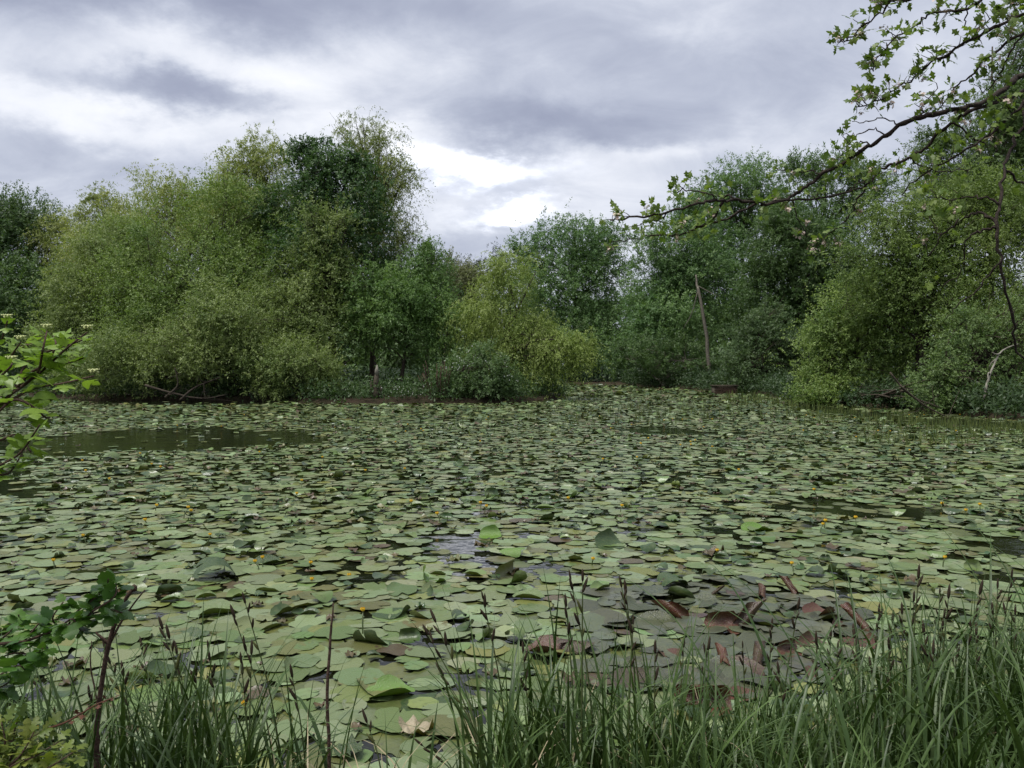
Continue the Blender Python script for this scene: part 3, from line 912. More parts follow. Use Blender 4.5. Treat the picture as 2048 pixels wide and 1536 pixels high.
form = np.where(far, np.searchsorted(np.cumsum(pf_far), u), np.searchsorted(np.cumsum(pf_near), u)).clip(0, 7)
u = r.random(n)
tint_p = dict(zip(TN, [.40, .19, .22, .03, .08, .06, .02, 0, 0, 0, 0, 0]))
tint = np.searchsorted(np.cumsum([tint_p[k] for k in TN]), u * 0.9999).clip(0, 6)
# leaves that stand or fold get mostly dark green, partly shade put into the colour, withered ones brown
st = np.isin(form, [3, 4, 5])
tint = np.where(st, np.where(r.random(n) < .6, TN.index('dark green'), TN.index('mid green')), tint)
tint = np.where(form == 6, np.array([TN.index('brown'), TN.index('dark green'), TN.index('olive')])[np.searchsorted([.4, .75], r.random(n))], tint)
PR = np.where((form >= 3) & (form <= 6), PR * r.uniform(.5, .85, n), PR)
red = in_red(spx, spy) & (r.random(n) < .82)
tint = np.where(red, np.where(r.random(n) < .93, TN.index('bronze'), TN.index('reddish')), tint)
form = np.where(red & ((form >= 3) | (r.random(n) < .4)), np.where(r.random(n) < .6, 1, 2), form)
PR = np.where(red, PR * 1.1, PR)
tcol = np.array([TINTS[k] for k in TN])
pcol = tcol[tint] * r.uniform(0.82, 1.16, (n, 1)) * (1 + r.normal(0, .05, (n, 3)))
yaw = r.uniform(0, 2 * PI, n)
tilt = np.where(form == 0, r.normal(0, .022, n), r.normal(0, .05, n))
tilt = np.where(red, r.normal(0, .085, n), tilt)
pcol = np.where(red[:, None], pcol * r.uniform(.65, 1.35, (n, 1)), pcol)
taz = r.uniform(0, 2 * PI, n)
pz = 0.006 + 0.016 * r.random(n) + 0.012 * red * r.random(n) + np.where(form >= 3, 0.012, 0)
# the ones that show largest become things of their own
vis = (spx > 0) & (spx < 2048) & (spy < 1560) & ~((spx > 1330) & (spy > 1400)) & ~((spx < 560) & (spy > 1470))
order = np.argsort(-(PR / PY_) * vis)
N_GREEN, N_RED = 215, 45
idx_green = [i for i in order if vis[i] and not red[i]][:N_GREEN]
idx_red = [i for i in order if vis[i] and red[i]][:N_RED]
single = np.zeros(n, bool)
single[idx_green] = True
single[idx_red] = True

PROTO = {}


def protos(f, lod):
    k = (f, lod)
    if k not in PROTO:
        ns, rings = LOD[lod]
        PROTO[k] = [pad_mesh(f, ns, rings, 1000 + 37 * FORMS.index(f) + 7 * (lod % 3) + q if f in FORMS else 3000 + q) for q in range(9)]
    return PROTO[k]


def rotz_tilt(yaw, tilt, taz):
    """rotation matrices: yaw about z, then a small tilt about a level axis"""
    c, s = np.cos(yaw), np.sin(yaw)
    o, z = np.ones_like(c), np.zeros_like(c)
    R1 = np.stack([np.stack([c, -s, z], -1), np.stack([s, c, z], -1), np.stack([z, z, o], -1)], -2)
    ax, ay = np.cos(taz), np.sin(taz)
    ct, st_ = np.cos(tilt), np.sin(tilt)
    v = 1 - ct
    R2 = np.stack([np.stack([ct + ax * ax * v, ax * ay * v, ay * st_], -1), np.stack([ax * ay * v, ct + ay * ay * v, -ax * st_], -1), np.stack([-ay * st_, ax * st_, ct], -1)], -2)
    return R2 @ R1


PR_ROT = rotz_tilt(yaw, tilt, taz)
pv = r.integers(0, 9, n)
Vs, Ts, Cs, off = [], [], [], 0
for lod in range(3):
    for fi, f in enumerate(FORMS):
        for q in range(9):
            ii = np.where((PL == lod) & (form == fi) & (pv == q) & ~single)[0]
            if not len(ii):
                continue
            V0, T0 = protos(f, lod)[q]
            V = np.einsum('nij,vj->nvi', PR_ROT[ii], V0) * PR[ii][:, None, None] + np.stack([PX[ii], PY_[ii], pz[ii]], -1)[:, None, :]
            T = T0[None] + (np.arange(len(ii)) * len(V0))[:, None, None] + off
            off += len(ii) * len(V0)
            Vs.append(V.reshape(-1, 3)); Ts.append(T.reshape(-1, 3)); Cs.append(np.repeat(pcol[ii], len(V0), axis=0))
Vs, Ts, Cs = np.concatenate(Vs), np.concatenate(Ts), np.concatenate(Cs)
print('pads', n, 'field triangles', len(Ts))
tag(link('lily_pad_field', np_mesh('lily_pad_field', Vs, Ts, M['pad_field'], Cs, smooth=True)), 'countless floating lily pads covering the pond into the distance', kind='stuff')

# leaves just under the surface, seen olive yellow in the gaps
k = 1500
d_ = r.uniform(3.3, 11, k)
x_ = r.uniform(-.66, .66, k) * d_
ok = (water_sd(x_, d_) > .2)
x_, d_ = x_[ok], d_[ok]
px_, py_ = to_px(x_, d_)
ok = ~open_water(px_, py_) | (r.random(len(px_)) < .25)
x_, d_ = x_[ok], d_[ok]
V0, T0 = pad_mesh('torn', 15, (1.0,), 99)
R = rotz_tilt(r.uniform(0, 6.28, len(x_)), np.zeros(len(x_)), np.zeros(len(x_)))
V = np.einsum('nij,vj->nvi', R, V0 * np.array([1, 1, 0])) * r.uniform(.09, .17, len(x_))[:, None, None]
V[..., 0] += x_[:, None]; V[..., 1] += d_[:, None]; V[..., 2] += (.0008 + .003 * r.random(len(x_)))[:, None]
T = T0[None] + (np.arange(len(x_)) * len(V0))[:, None, None]
c_ = np.array([(.085, .105, .032), (.10, .11, .030), (.065, .085, .024)])[r.integers(0, 3, len(x_))]
tag(link('sunken_leaves', np_mesh('sunken_leaves', V.reshape(-1, 3), T.reshape(-1, 3), M['pad_field'], np.repeat(c_, len(V0), axis=0))), 'yellowing leaves awash in the gaps between the pads', kind='stuff')

LANDMARK = [(330, 900, 'by the wide open water at left'), (720, 1235, 'near the tallest yellow flower'), (660, 1350, 'beside the thin bare stem'), (230, 1280, 'behind the dead forked stem'),
            (1040, 1210, 'by the middle blue grey gap'), (770, 1385, 'near the large rolled green leaf'), (930, 1090, 'among the bright middle reflections'), (1400, 1290, 'left of the upright red leaf'), (1560, 1290, 'between the central rolled red leaves'), (1480, 1210, 'at the back of the bronze patch'), (1260, 1260, 'at the back left of the bronze patch'), (1200, 1330, 'beside the brown waved leaf'), (1380, 1380, 'at the front of the bronze patch'), (1660, 1260, 'at the right end of the bronze patch'), (1560, 1370, 'at the front right of the bronze patch'), (1300, 1320, 'in the left half of the bronze patch'),
            (900, 1400, 'before the tall centre sedge spikes'), (1720, 1030, 'near the dark water on the right'), (2000, 1120, 'by the dark water at the right edge'), (830, 1465, 'near the bottom cream leaf'),
            (480, 1240, 'behind the left sedge spikes'), (120, 1180, 'behind the left lobed leaves'), (1250, 1120, 'in the middle right of the pond'), (450, 1120, 'behind the pair of yellow flowers'),
            (560, 1450, 'right of the left sedge clump'), (1080, 1350, 'behind the centre sedge clump'), (1300, 1180, 'just behind the bronze patch'), (1650, 1130, 'between bronze patch and right dark water'),
            (250, 1060, 'in the left part of the pond'), (620, 1060, 'left of the bright reflections'), (1500, 1080, 'in the right part of the pond')]


def place_text(px, py):
    return min(LANDMARK, key=lambda l: ((px - l[0]) / 1.6) ** 2 + ((py - l[1]) * 1.4) ** 2)[2]


MESH = {}


def pad_data(f, q):
    if (f, q) not in MESH:
        V, T = protos(f, 3)[q]
        MESH[f, q] = np_mesh('lily_pad', V, T, M['pad'], smooth=True)
    return MESH[f, q]


def add_pad(name, cat, f, q, loc, R, s, col, label, group):
    o = bpy.data.objects.new(name, pad_data(f, q))
    COL.objects.link(o)
    mw = Matrix([list(R[i] * s) + [float(loc[i])] for i in range(3)] + [[0, 0, 0, 1]])
    o.matrix_local = mw
    o.color = (*[float(c) for c in np.clip(col, 0, 1)], 1)
    return tag(o, label, cat, group)


for i in idx_green + idx_red:
    size = 'small' if PR[i] < .118 else ('large' if PR[i] > .15 else 'medium')
    tn = TN[tint[i]]
    nm, grp = ('water_lily_leaf', 'bronze water lily leaves') if red[i] else ('lily_pad', 'green lily pads on the near water')
    add_pad(nm, 'lily pad', FORMS[form[i]], pv[i], (PX[i], PY_[i], pz[i]), PR_ROT[i], PR[i], pcol[i],
            ' '.join(f'{size} {tn} pad {FORM_TEXT[FORMS[form[i]]]}, {place_text(spx[i], spy[i])}'.split()[:16]), grp)

# leaves that stand out one by one: px, py of the foot, form, tint, radius, yaw, label
SPECIAL = [(775, 1392, 'folded', 'bright green', .135, .35, 'large bright green pad half rolled, in the near middle'),
           (862, 1165, 'standing', 'bright green', .17, 2.0, 'bright green pad standing in a V beside the reflections'),
           (735, 992, 'rolled', 'bright green', .17, 1.2, 'bright green rolled leaf upright in the left middle distance'),
           (1020, 1112, 'arched', 'bright green', .13, .2, 'bright green arched leaf in the middle of the pond'),
           (1514, 1062, 'folded', 'bright green', .17, .3, 'bright green folded leaf right of the middle'),
           (1028, 1160, 'standing', 'olive', .19, 2.4, 'dull olive leaf reared up beside a brown one'),
           (1012, 1152, 'crumpled', 'brown', .17, .4, 'brown withered leaf leaning on an olive one'),
           (830, 1470, 'crumpled', 'cream', .14, .1, 'cream dead leaf lying at the bottom middle'),
           (1222, 1094, 'standing', 'dark green', .18, 1.9, 'dark tented leaf in the right middle of the pond'),
           (850, 1190, 'standing', 'dark green', .10, 1.1, 'small dark leaf curled upright left of the blue gap'),
           (48, 1205, 'standing', 'mid green', .15, 1.7, 'green leaf standing upright at the left edge'),
           (425, 1158, 'arched', 'dark green', .22, 0.1, 'wide dark green leaf humped over the water at the left'),
           (430, 1228, 'folded', 'mid green', .16, .3, 'green leaf with pale turned edge behind the left spikes'),
           (548, 1220, 'standing', 'dark green', .09, 1.2, 'small dark cupped leaf right of the left spikes'),
           (345, 1278, 'raised', 'dark green', .15, 0, 'dark leaf with a thin black shadow rim at the left'),
           (1060, 1212, 'torn', 'yellow green', .16, 0, 'yellow green pad with ragged rim in the blue gap'),
           (980, 1075, 'standing', 'bright green', .13, 1.5, 'bright leaf blade upright among brown remains'),
           (1100, 1040, 'standing', 'dark green', .16, 2.2, 'dark tented leaf just right of the middle'),
           (905, 1125, 'crumpled', 'olive', .12, 0, 'crumpled olive leaf left of the middle reflections'),
           (740, 1290, 'standing', 'dark green', .13, 0.8, 'dark leaf standing under the tall yellow flower'),
           (215, 920, 'arched', 'mid green', .24, 0, 'rounded green leaf heaped at the far open water'),
           (535, 1128, 'folded', 'dark green', .14, .6, 'dark folded leaf behind the pair of yellow flowers'),
           (1345, 1175, 'arched', 'dark green', .15, 0.2, 'dark arched leaf left of the bronze patch'),
           (1425, 1110, 'crumpled', 'brown', .18, 0.2, 'clump of brown withered leaves right of the middle'),
           (1060, 1198, 'folded', 'mid green', .13, 2.9, 'folded mid green leaf at the back of the blue gap')]
for (px, py, f, tn, s, yw, lab) in SPECIAL:
    p = W(px, py, .01)
    R = rotz_tilt(np.array([yw]), np.array([0.0]), np.array([0.0]))[0]
    add_pad('lily_pad', 'lily pad', f, int(r.integers(0, 9)), (p[0], p[1], .012), R, s, np.array(TINTS[tn]), lab, 'green lily pads on the near water')

# red leaves of the bronze patch, rolled or reared out of the water
REDS = [(1345, 1240, 'rolled', 0.167, 2.75, 'long rust red rolled leaf pointing left at the back of the patch'),
        (1452, 1262, 'standing', 0.148, 1.5, 'wide rust red leaf standing upright in the centre of the patch'),
        (1500, 1255, 'rolled', 0.176, .55, 'rust red rolled leaf pointing up to the right'),
        (1526, 1196, 'rolled', 0.130, 1.3, 'red rolled leaf upright at the far rim of the patch'),
        (1583, 1190, 'rolled', 0.132, 2.1, 'thin red rolled leaf behind the patch'),
        (1436, 1192, 'rolled', 0.075, .1, 'short red tube lying left of the far rolled leaves'),
        (1722, 1262, 'rolled', 0.158, 2.2, 'red rolled leaf leaning left near the right sedges'),
        (1100, 1308, 'folded', 0.148, 2.9, 'brown waved leaf at the left end of the patch'),
        (1150, 1306, 'arched', 0.117, .3, 'brown leaf arching beside the waved one'),
        (1520, 1328, 'rolled', 0.176, 1.2, 'tall red rolled leaf in the front of the patch'),
        (1448, 1330, 'rolled', 0.140, 1.55, 'red rolled leaf upright left of the tallest rolled leaf'),
        (1592, 1312, 'standing', 0.117, 2.0, 'red curled leaf leaning left in the front right'),
        (1412, 1425, 'standing', 0.172, 1.8, 'large brown red leaf reared up in the sedges'),
        (1340, 1315, 'folded', 0.094, 1.7, 'dull red folded leaf left of the patch centre'),
        (1496, 1402, 'folded', 0.101, .5, 'small orange brown leaf low among the sedges'),
        (1640, 1232, 'folded', 0.125, .6, 'rust folded leaf right of the patch centre'),
        (1683, 1255, 'standing', 0.086, 1.3, 'dark red cupped leaf near the right end'),
        (1628, 1300, 'standing', 0.101, 1.9, 'red leaf on edge before the right end'),
        (1720, 1290, 'raised', 0.133, .2, 'bronze leaf with red edge at the right end'),
        (1650, 1360, 'folded', 0.117, .9, 'orange red leaf folded deep in the right sedges')]
for (px, py, f, s, yw, lab) in REDS:
    p = W(px, py, .01)
    R = rotz_tilt(np.array([yw]), np.array([0.0]), np.array([0.0]))[0]
    if (f, 0) not in PROTO and f == 'rolled':
        pass
    add_pad('water_lily_leaf', 'lily pad', f, int(r.integers(0, 9)), (p[0], p[1], .015), R, s, np.array(TINTS['rust red' if r.random() < .7 else 'reddish']) * r.uniform(.8, 1.15), lab, 'bronze water lily leaves')

# ------------------------------------------------------------------ yellow flowers on stalks
mb = MB()
for k in range(5):
    a = k * 2 * PI / 5
    ring = []
    for (rr, zz, w) in ((.25, -.5, .30), (.85, -.1, .62), (.95, .45, .60), (.62, .85, .30)):
        for s in (-1, 1):
            ring.append((rr * math.cos(a + s * w), rr * math.sin(a + s * w), zz))
    mb.add(ring, [(0, 1, 3), (0, 3, 2), (2, 3, 5), (2, 5, 4), (4, 5, 7), (4, 7, 6)])
mb.tube([(0, 0, -.5), (0, 0, .1), (0, 0, .35)], [.2, .42, .3], 7)
FLOWER = mb.mesh('flower', M['petal'], True)
YEL = [(724, 1222, .16, 'tallest yellow flower, near the thin bare stem'), (485, 1412, .14, 'yellow flower low in front behind the left sedges'), (620, 1127, .07, 'yellow flower beside the dark gap on the left'),
       (697, 1152, .03, 'yellow flower resting on the dark gap'), (622, 1160, .03, 'low yellow flower below the dark gap'), (508, 1124, .09, 'left one of a pair of yellow flowers'), (523, 1116, .10, 'right one of a pair of yellow flowers'),
       (1586, 1128, .08, 'yellow flower leaning left behind the bronze patch'), (1893, 1116, .10, 'yellow flower before the dark water at the right'), (1187, 1119, .08, 'yellow flower right of the blue gap'),
       (418, 1070, .10, 'yellow flower in the left middle distance'), (163, 1072, .10, 'yellow flower above a dark leaf at the left'), (380, 1022, .08, 'yellow flower far left of the reflections'), (961, 1006, .12, 'taller of two yellow flowers above the reflections'),
       (973, 1013, .10, 'shorter of two yellow flowers above the reflections'), (822, 1003, .12, 'yellow flower left above the reflections'), (103, 1122, .08, 'yellow flower leaning at the far left'), (279, 907, .14, 'orange yellow flower by the wide open water'),
       (163, 921, .10, 'yellow flower left of the heaped green leaf'), (217, 958, .12, 'yellow flower below the heaped green leaf'), (1436, 1102, .08, 'yellow flower by the brown withered clump'), (1653, 1042, .10, 'yellow flower under the dark water on the right'),
       (65, 1463, .12, 'yellow flower half hidden in the left sedges'), (1245, 1012, .1, 'yellow flower in the right middle distance')]
fl = [(px, py, h, lab, 'yellow pond flowers near the bank') for (px, py, h, lab) in YEL]
rf = np.random.default_rng(31)
for k in range(75):
    py = float(HZ + 1.75 * F / rf.uniform(9.5, 32))
    px = float(rf.uniform(20, 2030))
    if open_water(np.array([px]), np.array([py]))[0]:
        continue
    side = 'left' if px < 700 else ('middle' if px < 1400 else 'right')
    how = 'far' if py < 880 else 'mid distance'
    fl.append((px, py, float(rf.uniform(.06, .14)), f'small yellow flower above the {how} pads on the {side}', 'yellow pond flowers farther out'))
for (px, py, h, lab, grp) in fl:
    p = W(px, py, h)
    if water_sd(p[:1], p[1:2])[0] < .1:
        continue
    ln = np.array([rf.normal(0, .35) * h, rf.normal(0, .3) * h, 0])
    root = empty('pond_flower', (p[0] - ln[0], p[1] - ln[1], 0), lab, 'flower', grp)
    mb = MB()
    mb.tube(spline([(0, 0, -.05), (ln[0] * .3, ln[1] * .3, h * .5), (ln[0], ln[1], h - .012)], 5), .0055, 5)
    link('stalk', mb.mesh('stalk', M['stalk'], True), root)
    s = .019 if p[1] < 9 else .023
    link('bloom', FLOWER, root, mw=Matrix.Translation((ln[0], ln[1], h)) @ Matrix.Scale(s, 4))

# ------------------------------------------------------------------ island shore and far banks
r = np.random.default_rng(8)


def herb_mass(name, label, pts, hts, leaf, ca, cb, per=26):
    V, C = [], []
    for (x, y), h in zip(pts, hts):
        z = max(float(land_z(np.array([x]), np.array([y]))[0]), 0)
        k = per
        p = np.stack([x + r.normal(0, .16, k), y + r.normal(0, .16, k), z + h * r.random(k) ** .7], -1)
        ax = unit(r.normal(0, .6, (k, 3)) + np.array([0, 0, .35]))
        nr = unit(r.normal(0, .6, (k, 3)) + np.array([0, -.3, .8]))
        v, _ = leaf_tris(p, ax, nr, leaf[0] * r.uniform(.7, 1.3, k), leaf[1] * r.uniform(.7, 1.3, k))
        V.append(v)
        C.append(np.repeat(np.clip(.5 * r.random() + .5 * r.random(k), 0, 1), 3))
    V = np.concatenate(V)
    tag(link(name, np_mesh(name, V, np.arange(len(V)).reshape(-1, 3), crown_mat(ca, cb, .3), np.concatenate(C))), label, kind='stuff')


def scatter(n_, x0, x1, y0, y1, lo, hi):
    x, y = r.uniform(x0, x1, n_), r.uniform(y0, y1, n_)
    s = water_sd(x, y)
    k = (s < hi) & (s > lo)
    return np.stack([x[k], y[k]], -1)


pts = scatter(11000, -32, 4, 40, 68, -3.4, -.02)
herb_mass('nettle_bed', 'nettles and low herbs covering the island ground', pts, r.uniform(.3, 1.15, len(pts)), (.16, .08), (0.035, 0.075, 0.022), (0.075, 0.125, 0.04), 14)
pts = scatter(30000, 11, 30, 8, 95, -2.2, .1)
herb_mass('bank_herbs', 'low undergrowth along the right hand bank', pts, r.uniform(.3, 1.3, len(pts)), (.18, .09), (0.03, 0.06, 0.02), (0.06, 0.10, 0.035), 12)
pts = scatter(9000, -60, 22, 60, 110, -9, -.3)
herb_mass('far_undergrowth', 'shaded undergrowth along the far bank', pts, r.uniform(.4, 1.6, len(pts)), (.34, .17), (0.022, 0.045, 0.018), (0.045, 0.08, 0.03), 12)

# white flowers on the island
V = []
for (px, py, k) in ((812, 784, 16), (780, 787, 5), (850, 772, 3)):
    for q in range(k):
        p = P(px + r.normal(0, 16), py + r.normal(0, 6), 41.9 + r.uniform(0, .6))
        a = r.uniform(0, 6.28)
        V.append([p + .035 * np.array([math.cos(a + t_), -.4, math.sin(a + t_)]) for t_ in (0, 2.1, 4.2)])
V = np.array(V).reshape(-1, 3)
tag(link('white_flowers', np_mesh('white_flowers', V, np.arange(len(V)).reshape(-1, 3), M['white_flower'])), 'specks of white flower among the island herbs', kind='stuff')
root = [o for o in COL.objects if o.get('label', '').startswith('round bush dotted')][0]
V = []
for q in range(75):
    c_, ra = [(np.array([955, 740]), (72, 50)), (np.array([1000, 765]), (40, 30))][int(r.random() < .25)]
    a, t_ = r.uniform(0, PI), r.uniform(.3, 1.0)
    p = P(c_[0] + ra[0] * math.cos(a) * t_, c_[1] - ra[1] * math.sin(a) * t_, 42.4 - 1.0 * (1 - t_) + .2)
    p = p - np.array(root.location)
    a = r.uniform(0, 6.28)
    V.append([p + .042 * np.array([math.cos(a + t2), -.4, .8 * math.sin(a + t2)]) for t2 in (0, 2.1, 4.2)])
V = np.array(V).reshape(-1, 3)
link('blossom', np_mesh('blossom', V, np.arange(len(V)).reshape(-1, 3), M['white_flower']), root)['kind'] = 'stuff'

# broken stump with a pale tip
b0 = P(752, 752, 42.4)
b0[2] = float(land_z(b0[:1], b0[1:2])[0]) - .05
root = empty('tree_stump', b0, 'broken dark stump with a pale pointed tip on the island', 'stump')
mb = MB()
mb.tube([(0, 0, 0), (.02, 0, .35), (0, 0, .8), (.03, 0, 1.25)], [.24, .17, .14, .11], 8)
mb.tube([(-.2, 0, 0), (-.26, .05, .5), (-.24, 0, .9)], [.08, .06, .03], 6)
mb.tube([(.18, .1, 0), (.25, .05, .4), (.22, 0, .7)], [.09, .06, .03], 6)
link('bole', mb.mesh('bole', M['bark'], True), root)
mb = MB()
mb.tube([(.03, -.01, 1.2), (.04, -.02, 1.45), (.06, -.02, 1.72)], [.11, .10, .015], 7)
link('broken_tip', mb.mesh('broken_tip', M['bark_pale'], True), root)


def stick(name, label, cat, pts3, radii, mat, twigs=0, seed=0, group=None, nseg=14, ns=6):
    rr = np.random.default_rng(seed)
    pts3 = np.asarray(pts3, float)
    base = pts3[0]
    root = empty(name, base, label, cat, group)
    ax = spline(pts3, nseg)
    ax[1:-1] += rr.normal(0, .12 * np.mean(radii), (nseg - 2, 3))
    mb = MB()
    mb.tube(ax - base, np.interp(np.linspace(0, 1, nseg), np.linspace(0, 1, len(radii)), radii), ns)
    link('stem', mb.mesh('stem', M[mat], True), root)
    L_ = np.linalg.norm(pts3[-1] - pts3[0])
    for k in range(twigs):
        a = ax[int(rr.integers(nseg // 3, nseg - 1))]
        e = a + rr.normal(0, .16, 3) * L_ + np.array([0, 0, .05 * L_])
        mb = MB()
        mb.tube(spline([a, (a + e) / 2 + rr.normal(0, .02, 3) * L_, e], 6) - base, np.linspace(radii[-1] * .8, radii[-1] * .3, 6), 4)
        link('twig', mb.mesh('twig', M[mat], True), root)
    return root


g0 = P(1421, 745, 71.5)
g0[2] = .2
stick('dead_tree', 'leaning bare pale trunk at the edge of the right wood', 'tree', [g0, P(1412, 670, 71.5), P(1398, 590, 71.7), P(1394, 572, 72), P(1391, 550, 72.2)], [.19, .14, .12, .10, .06], 'bark_grey', 2, 3, 'trees and bushes round the pond', 18, 8)
stick('dead_branch', 'pale dead branch hanging in front of the right bushes', 'branch', [P(2035, 688, 31.4), P(2003, 702, 30.9), P(1985, 735, 30.5), P(1975, 765, 30.3), P(1968, 798, 30.2)], [.02, .028, .036, .045, .05], 'bark_pale', 3, 4)
for q, (pp, lab) in enumerate([([(1800, 770), (1835, 800), (1870, 822), (1905, 838)], 'thin fallen branch dipping into the water at the right'), ([(1780, 745), (1820, 790), (1880, 815)], 'bare forked branch under the right bushes')]):
    stick('fallen_branch', lab, 'branch', [P(a, b_, 30.2 + .1 * q) for a, b_ in pp], [.035, .03, .02], 'bark', 4, 5 + q, 'fallen branches at the water edge')
for q, (pp, lab) in enumerate([([(290, 770), (340, 785), (400, 797), (450, 790)], 'grey bough lying along the water under the left sallow'), ([(360, 800), (390, 775), (440, 755)], 'grey bough rising from the water under the left sallow'),
                               ([(330, 795), (355, 770), (350, 735)], 'bent grey bough at the left island shore')]):
    stick('fallen_branch', lab, 'branch', [P(a, b_, 43.3) for a, b_ in pp], [.07, .05, .03], 'bark', 5, 9 + q, 'fallen branches at the water edge')

# dead brown stems beside the blossom bush
b0 = P(880, 785, 42.0)
b0[2] = .2
root = empty('dead_dock_stems', b0, 'bundle of dead brown stems left of the white blossom bush', 'dead stems')
for k in range(26):
    e = np.array([r.normal(0, .45), r.normal(0, .25), r.uniform(1.0, 1.9)])
    mb = MB()
    f0 = np.array([e[0] * .5, e[1] * .5, 0])
    mb.tube(spline([f0, (f0 + e) / 2 + r.normal(0, .05, 3), e], 5), [.014, .012, .012, .02, .012], 4)
    link('stem', mb.mesh('stem', M['dead_stem']), root)

# low brick landing on the right bank
b0 = W(1452, 789, 0)
root = empty('brick_landing', (b0[0], b0[1] + .4, 0), 'low brown brick landing wall at the water on the right', 'wall')
mb = MB(); mb.box((0, 0, .2), (.78, .28, .33), .1)
link('wall_core', mb.mesh('wall_core', M['mortar']), root)
bm_ = MB(); bm_.box((0, 0, 0), (.105, .05, .031))
BR = bm_.mesh('brick', M['brick'])
ca_, sa_ = math.cos(.1), math.sin(.1)
for row in range(6):
    for k in range(9):
        lx = -.98 + k * .22 + (.11 if row % 2 else 0)
        if abs(lx) > .7:
            continue
        ly = -.262 + r.normal(0, .006)
        link('brick', BR, root, mw=Matrix.Translation((lx * ca_ - ly * sa_, lx * sa_ + ly * ca_, .06 + row * .075)) @ Matrix.Rotation(.1, 4, 'Z'))
mb = MB(); mb.box((0, 0, .57), (.84, .36, .038), .1)
link('capping', mb.mesh('capping', M['bark']), root)

# young shoots standing out of the water on the right
V, C = [], []
rs = np.random.default_rng(12)
M['shoot'] = leaf_mat('water_shoot', (0.05, 0.075, 0.02), (0.12, 0.15, 0.04), 0.2, 0.5, 0.3)


def shoots(n_, px0, px1, py0, py1, h0, h1, w=.012, off_=None):
    px = rs.uniform(px0, px1, n_)
    py = rs.uniform(py0, py1, n_)
    if off_ is not None:
        py = py + off_(px)
    d = EYE * F / (py - HZ)
    x = (px - 1024) / F * d
    ok_ = (water_sd(x, d) > .02) & (smooth_noise(x, d, .7, 3) > -.35)
    x, d = x[ok_], d[ok_]
    k = len(x)
    h = rs.uniform(h0, h1, k)
    ln = rs.normal(0, .12, (k, 2))
    a = rs.uniform(0, PI, k)
    ww = w * (1 + d / 40)
    z = np.zeros(k)
    b1 = np.stack([x - ww * np.cos(a), d - ww * np.sin(a), z], -1)
    b2 = np.stack([x + ww * np.cos(a), d + ww * np.sin(a), z], -1)
    t_ = np.stack([x + ln[:, 0] * h, d + ln[:, 1] * h, h], -1)
    V.append(np.stack([b1, b2, t_], 1).reshape(-1, 3))
    C.append(np.repeat(rs.random(k), 3))


shoots(900, 1130, 1700, 780, 850, .12, .34)
shoots(700, 1450, 1700, 786, 812, .2, .5)
shoots(1300, 1600, 2100, -10, 20, .08, .24, off_=lambda p: 812 + (p - 1600) * .105)
shoots(700, 1700, 2100, 840, 892, .10, .3)
shoots(300, 600, 1150, 820, 870, .08, .22)
V = np.concatenate(V)
tag(link('horsetail_shoots', np_mesh('horsetail_shoots', V, np.arange(len(V)).reshape(-1, 3), M['shoot'], np.concatenate(C))), 'thin green shoots standing out of the water along the right bank', kind='stuff')

# ------------------------------------------------------------------ sedges on the near bank
def blade_strip(rr, L_, lean, curve, width, nseg=7, fold=0.25):
    t = np.linspace(0, 1, nseg + 1)
    thv = lean + curve * t ** 1.6
    ds = L_ / nseg
    x = np.concatenate([[0], np.cumsum(np.sin(thv[:-1]) * ds)])
    z = np.concatenate([[0], np.cumsum(np.cos(thv[:-1]) * ds)])
    w = width * 0.5 * np.clip(1.02 - t ** 2.2, 0.02, 1) * np.clip(.55 + t * 4, 0, 1)
    mid = np.stack([x, np.zeros_like(x), z], -1)
    up = np.stack([-np.cos(thv), np.zeros_like(x), np.sin(thv)], -1)
    Lf = mid + np.array([0, 1, 0]) * w[:, None] + up * (fold * w)[:, None]
    Rt = mid - np.array([0, 1, 0]) * w[:, None] + up * (fold * w)[:, None]
    V = np.stack([Lf, mid, Rt], 1).reshape(-1, 3)
    T = []
    for k in range(nseg):
        a = 3 * k
        T += [(a, a + 1, a + 4), (a, a + 4, a + 3), (a + 1, a + 2, a + 5), (a + 1, a + 5, a + 4)]
    return V, np.array(T)


rb = np.random.default_rng(19)
BLADE_P = []
for q in range(16):
    BLADE_P.append(blade_strip(rb, 1.0, rb.uniform(.02, .18), rb.choice([.35, .6, 1.0, 1.5, 2.1]) * rb.uniform(.8, 1.2), rb.uniform(.009, .018)))
BLADE_ME = [np_mesh('blade', V, T, M['blade_obj'], smooth=True) for V, T in BLADE_P]


def gz(x, y):
    return max(float(land_z(np.array([x]), np.array([y]))[0]), -.15)


